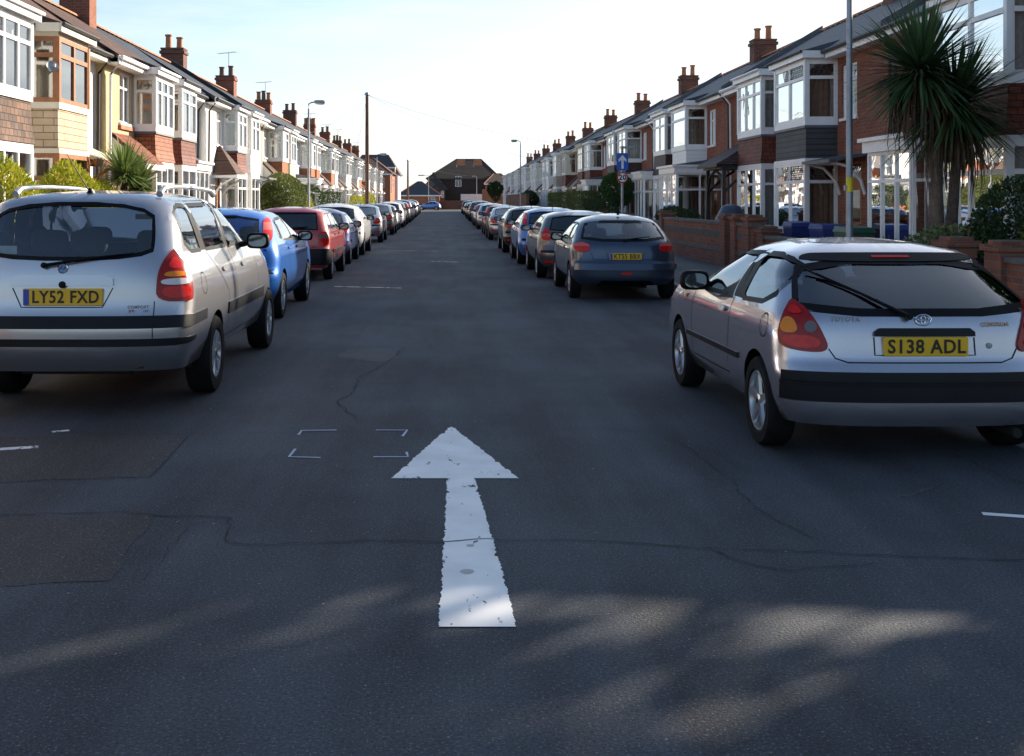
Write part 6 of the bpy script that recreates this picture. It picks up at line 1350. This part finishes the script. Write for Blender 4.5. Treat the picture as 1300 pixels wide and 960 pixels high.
bush('garden_shrub', 'dark leafy shrub right of the cordyline trunks behind the brick wall', 'bush', (7.55, 14.4, 1.05), (.55, .95, .62), 7000, .075, LDG, 22, lump=.45)
bush('garden_shrub', 'green shrub at the right edge above the brick pier', 'bush', (7.3, 12.6, 1.0), (.5, .8, .62), 6000, .075, LHG, 23, lump=.4)
bush('garden_shrub', 'low shrub with orange tinted leaves at the foot of the cordyline trunks', 'bush', (7.0, 15.4, .85), (.4, .5, .38), 2500, .07, LVG, 24, lump=.4)
def blades(rnd, head, n, ln, wd, vs, fs, lo=-.6, droop=1.0):
    for _ in range(n):
        a = rnd.uniform(0, 2*pi); e = math.asin(max(-.95, min(.98, rnd.uniform(lo, 1)))); d = Vector((cos(a)*cos(e), sin(a)*cos(e), sin(e))); l = ln*rnd.uniform(.6, 1.15)
        sd_ = d.cross(Vector((0, 0, 1))); sd_ = sd_.normalized() if sd_.length > .05 else Vector((1, 0, 0)); p = head+d*.05; i0 = len(vs); g = droop*rnd.uniform(.3, 1.2)*l*(1.0-.5*sin(max(e, 0)))
        for k, (t, w_) in enumerate(((0, .6), (.3, 1), (.6, .85), (.85, .5), (1, .02))):
            q = p+d*l*t-Vector((0, 0, g*.45*t*t)); vs += [q-sd_*wd*w_*.5, q+sd_*wd*w_*.5]
            if k: j = i0+2*k; fs.append((j-2, j-1, j+1, j))
def cordyline(label, base, heads, trunks, n, ln, wd, m, seed, dead=0, deadm=None, droop=1.0):
    T = thing('cordyline_palm', label, 'cabbage palm', base); rnd = random.Random(seed)
    for tr in trunks:
        mb = MB(); pts = [Vector(p) for p in tr]; mb.tube(pts, .1, 12, taper=[.105-.045*i/(len(pts)-1) for i in range(len(pts))]); mb.build('trunk', plain('cordyline_bark', (.14, .10, .075), .95, var=.35, scale=14, bump=1, bscale=30), T, base)
    for h in heads:
        vs, fs = [], []; blades(rnd, Vector(h), n, ln, wd, vs, fs, -.6 if droop > .5 else -.35, droop)
        me = bpy.data.meshes.new('crown'); me.from_pydata([tuple(v-Vector(base)) for v in vs], [], fs); me.materials.append(m); link(bpy.data.objects.new('crown', me), T)
        if dead:
            vs, fs = [], []
            for _ in range(dead):
                a = rnd.uniform(0, 2*pi); r = rnd.uniform(.1, .40); p = Vector(h)+Vector((cos(a)*r, sin(a)*r, rnd.uniform(-.45, .05))); l = rnd.uniform(.5, 1.05); sd_ = Vector((-sin(a), cos(a), 0)); i0 = len(vs)
                for k, t in enumerate((0, .35, .7, 1)):
                    q = p+Vector((cos(a)*.14*sin(t*2.5), sin(a)*.14*sin(t*2.5), -l*t)); ww = (.03, .035, .022, .003)[k]*.8; vs += [q-sd_*ww*.6, q+sd_*ww*.6]
                    if k: j = i0+2*k; fs.append((j-2, j-1, j+1, j))
            me = bpy.data.meshes.new('dead_leaves'); me.from_pydata([tuple(v-Vector(base)) for v in vs], [], fs); me.materials.append(deadm); link(bpy.data.objects.new('dead_leaves', me), T)
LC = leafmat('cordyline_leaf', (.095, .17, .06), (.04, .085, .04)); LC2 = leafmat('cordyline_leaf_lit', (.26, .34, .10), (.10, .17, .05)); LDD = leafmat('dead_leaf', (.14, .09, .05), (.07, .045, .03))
cordyline('tall spiky cordyline with two grey trunks and a skirt of dead leaves on the right', (7.2, 16.2, .06), [(7.0, 16.2, 3.45), (7.55, 16.35, 2.95)], [[(7.28, 16.2, 0), (7.24, 16.2, 1.4), (7.18, 16.2, 3.3)], [(7.52, 16.3, 0), (7.50, 16.32, 1.3), (7.62, 16.35, 2.75)]], 700, 1.18, .042, LC, 31, 170, LDD, .6)
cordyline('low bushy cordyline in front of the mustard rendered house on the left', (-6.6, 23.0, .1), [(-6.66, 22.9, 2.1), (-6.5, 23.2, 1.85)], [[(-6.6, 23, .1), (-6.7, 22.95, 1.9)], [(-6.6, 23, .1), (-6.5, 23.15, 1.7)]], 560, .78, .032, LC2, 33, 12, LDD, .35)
cordyline('small spiky plant at the foot of the white porch, left of the tall cordyline', (6.85, 16.9, .1), [(6.85, 16.9, .5)], [[(6.85, 16.9, .1), (6.85, 16.9, .5)]], 50, .75, .04, LC, 35)

# the corner plot at the near right, outside the frame: an end house and a tree added unseen, roof and crown shaped to pass sun streaks onto the road
org = (10, 12.5, .06); H = thing('added_shade_house', 'unseen brick house added out of frame, catslide roof shaped to let sunlight onto the road', 'house', org); mb = MB()
ze0, ze1, ya, yb_ = 2.8, 5.74, 9.35, 15.6; v = [(9, ya, 0), (15, ya, 0), (15, yb_, 0), (9, yb_, 0), (9, ya, ze0), (15, ya, ze0), (15, yb_, ze1), (9, yb_, ze1)]; mb.hexa(v); mb.build('wall', BRED, H, org)
mb = MB(); e = .25; v = [(9-e, ya-e, ze0-.14), (15+e, ya-e, ze0-.14), (15+e, yb_, ze1+.01), (9-e, yb_, ze1+.01)]; mb.hexa(v+[(x, y, z+.12) for x, y, z in v]); mb.build('roof', RTILE, H, org)
T = thing('added_shade_tree', 'unseen leafy tree added out of frame to break the sunlight into streaks', 'tree', (12.5, 12.6, .06)); rnd = random.Random(77); pts = []
for _ in range(1150):
    cx, cy, cz = rnd.uniform(10.5, 15), rnd.uniform(6.5, 17), rnd.uniform(2.6, 9.0)
    r = rnd.uniform(.25, .55)
    if cz < 2.98+.462*(cx-11)+.55*(cy-9.35)+r*.22: continue
    for _ in range(75): q = Vector((rnd.gauss(0, 1), rnd.gauss(0, 1), rnd.gauss(0, 1))).normalized()*r*rnd.random()**.5; pts.append((Vector((cx, cy, cz))+q, q.normalized()))
leafmesh('crown', pts, .22, LMG, T, (12.5, 12.6, .06), .6, .1, rnd)
mb = MB(); mb.tube([(12.5, 12.6, 0), (12.4, 12.5, 4.5), (12.6, 12.7, 7.5)], .2, 10, taper=[.26, .2, .08])
for k in range(9): a = k*.75; mb.tube([(12.4, 12.5, 4.2+.3*k), (12.4+cos(a)*1.6, 12.5+sin(a)*2.6, 5.6+.3*k)], .05, 6, taper=[.08, .02])
mb.build('trunk', plain('bark', (.09, .06, .04), .9), T, (12.5, 12.6, .06))
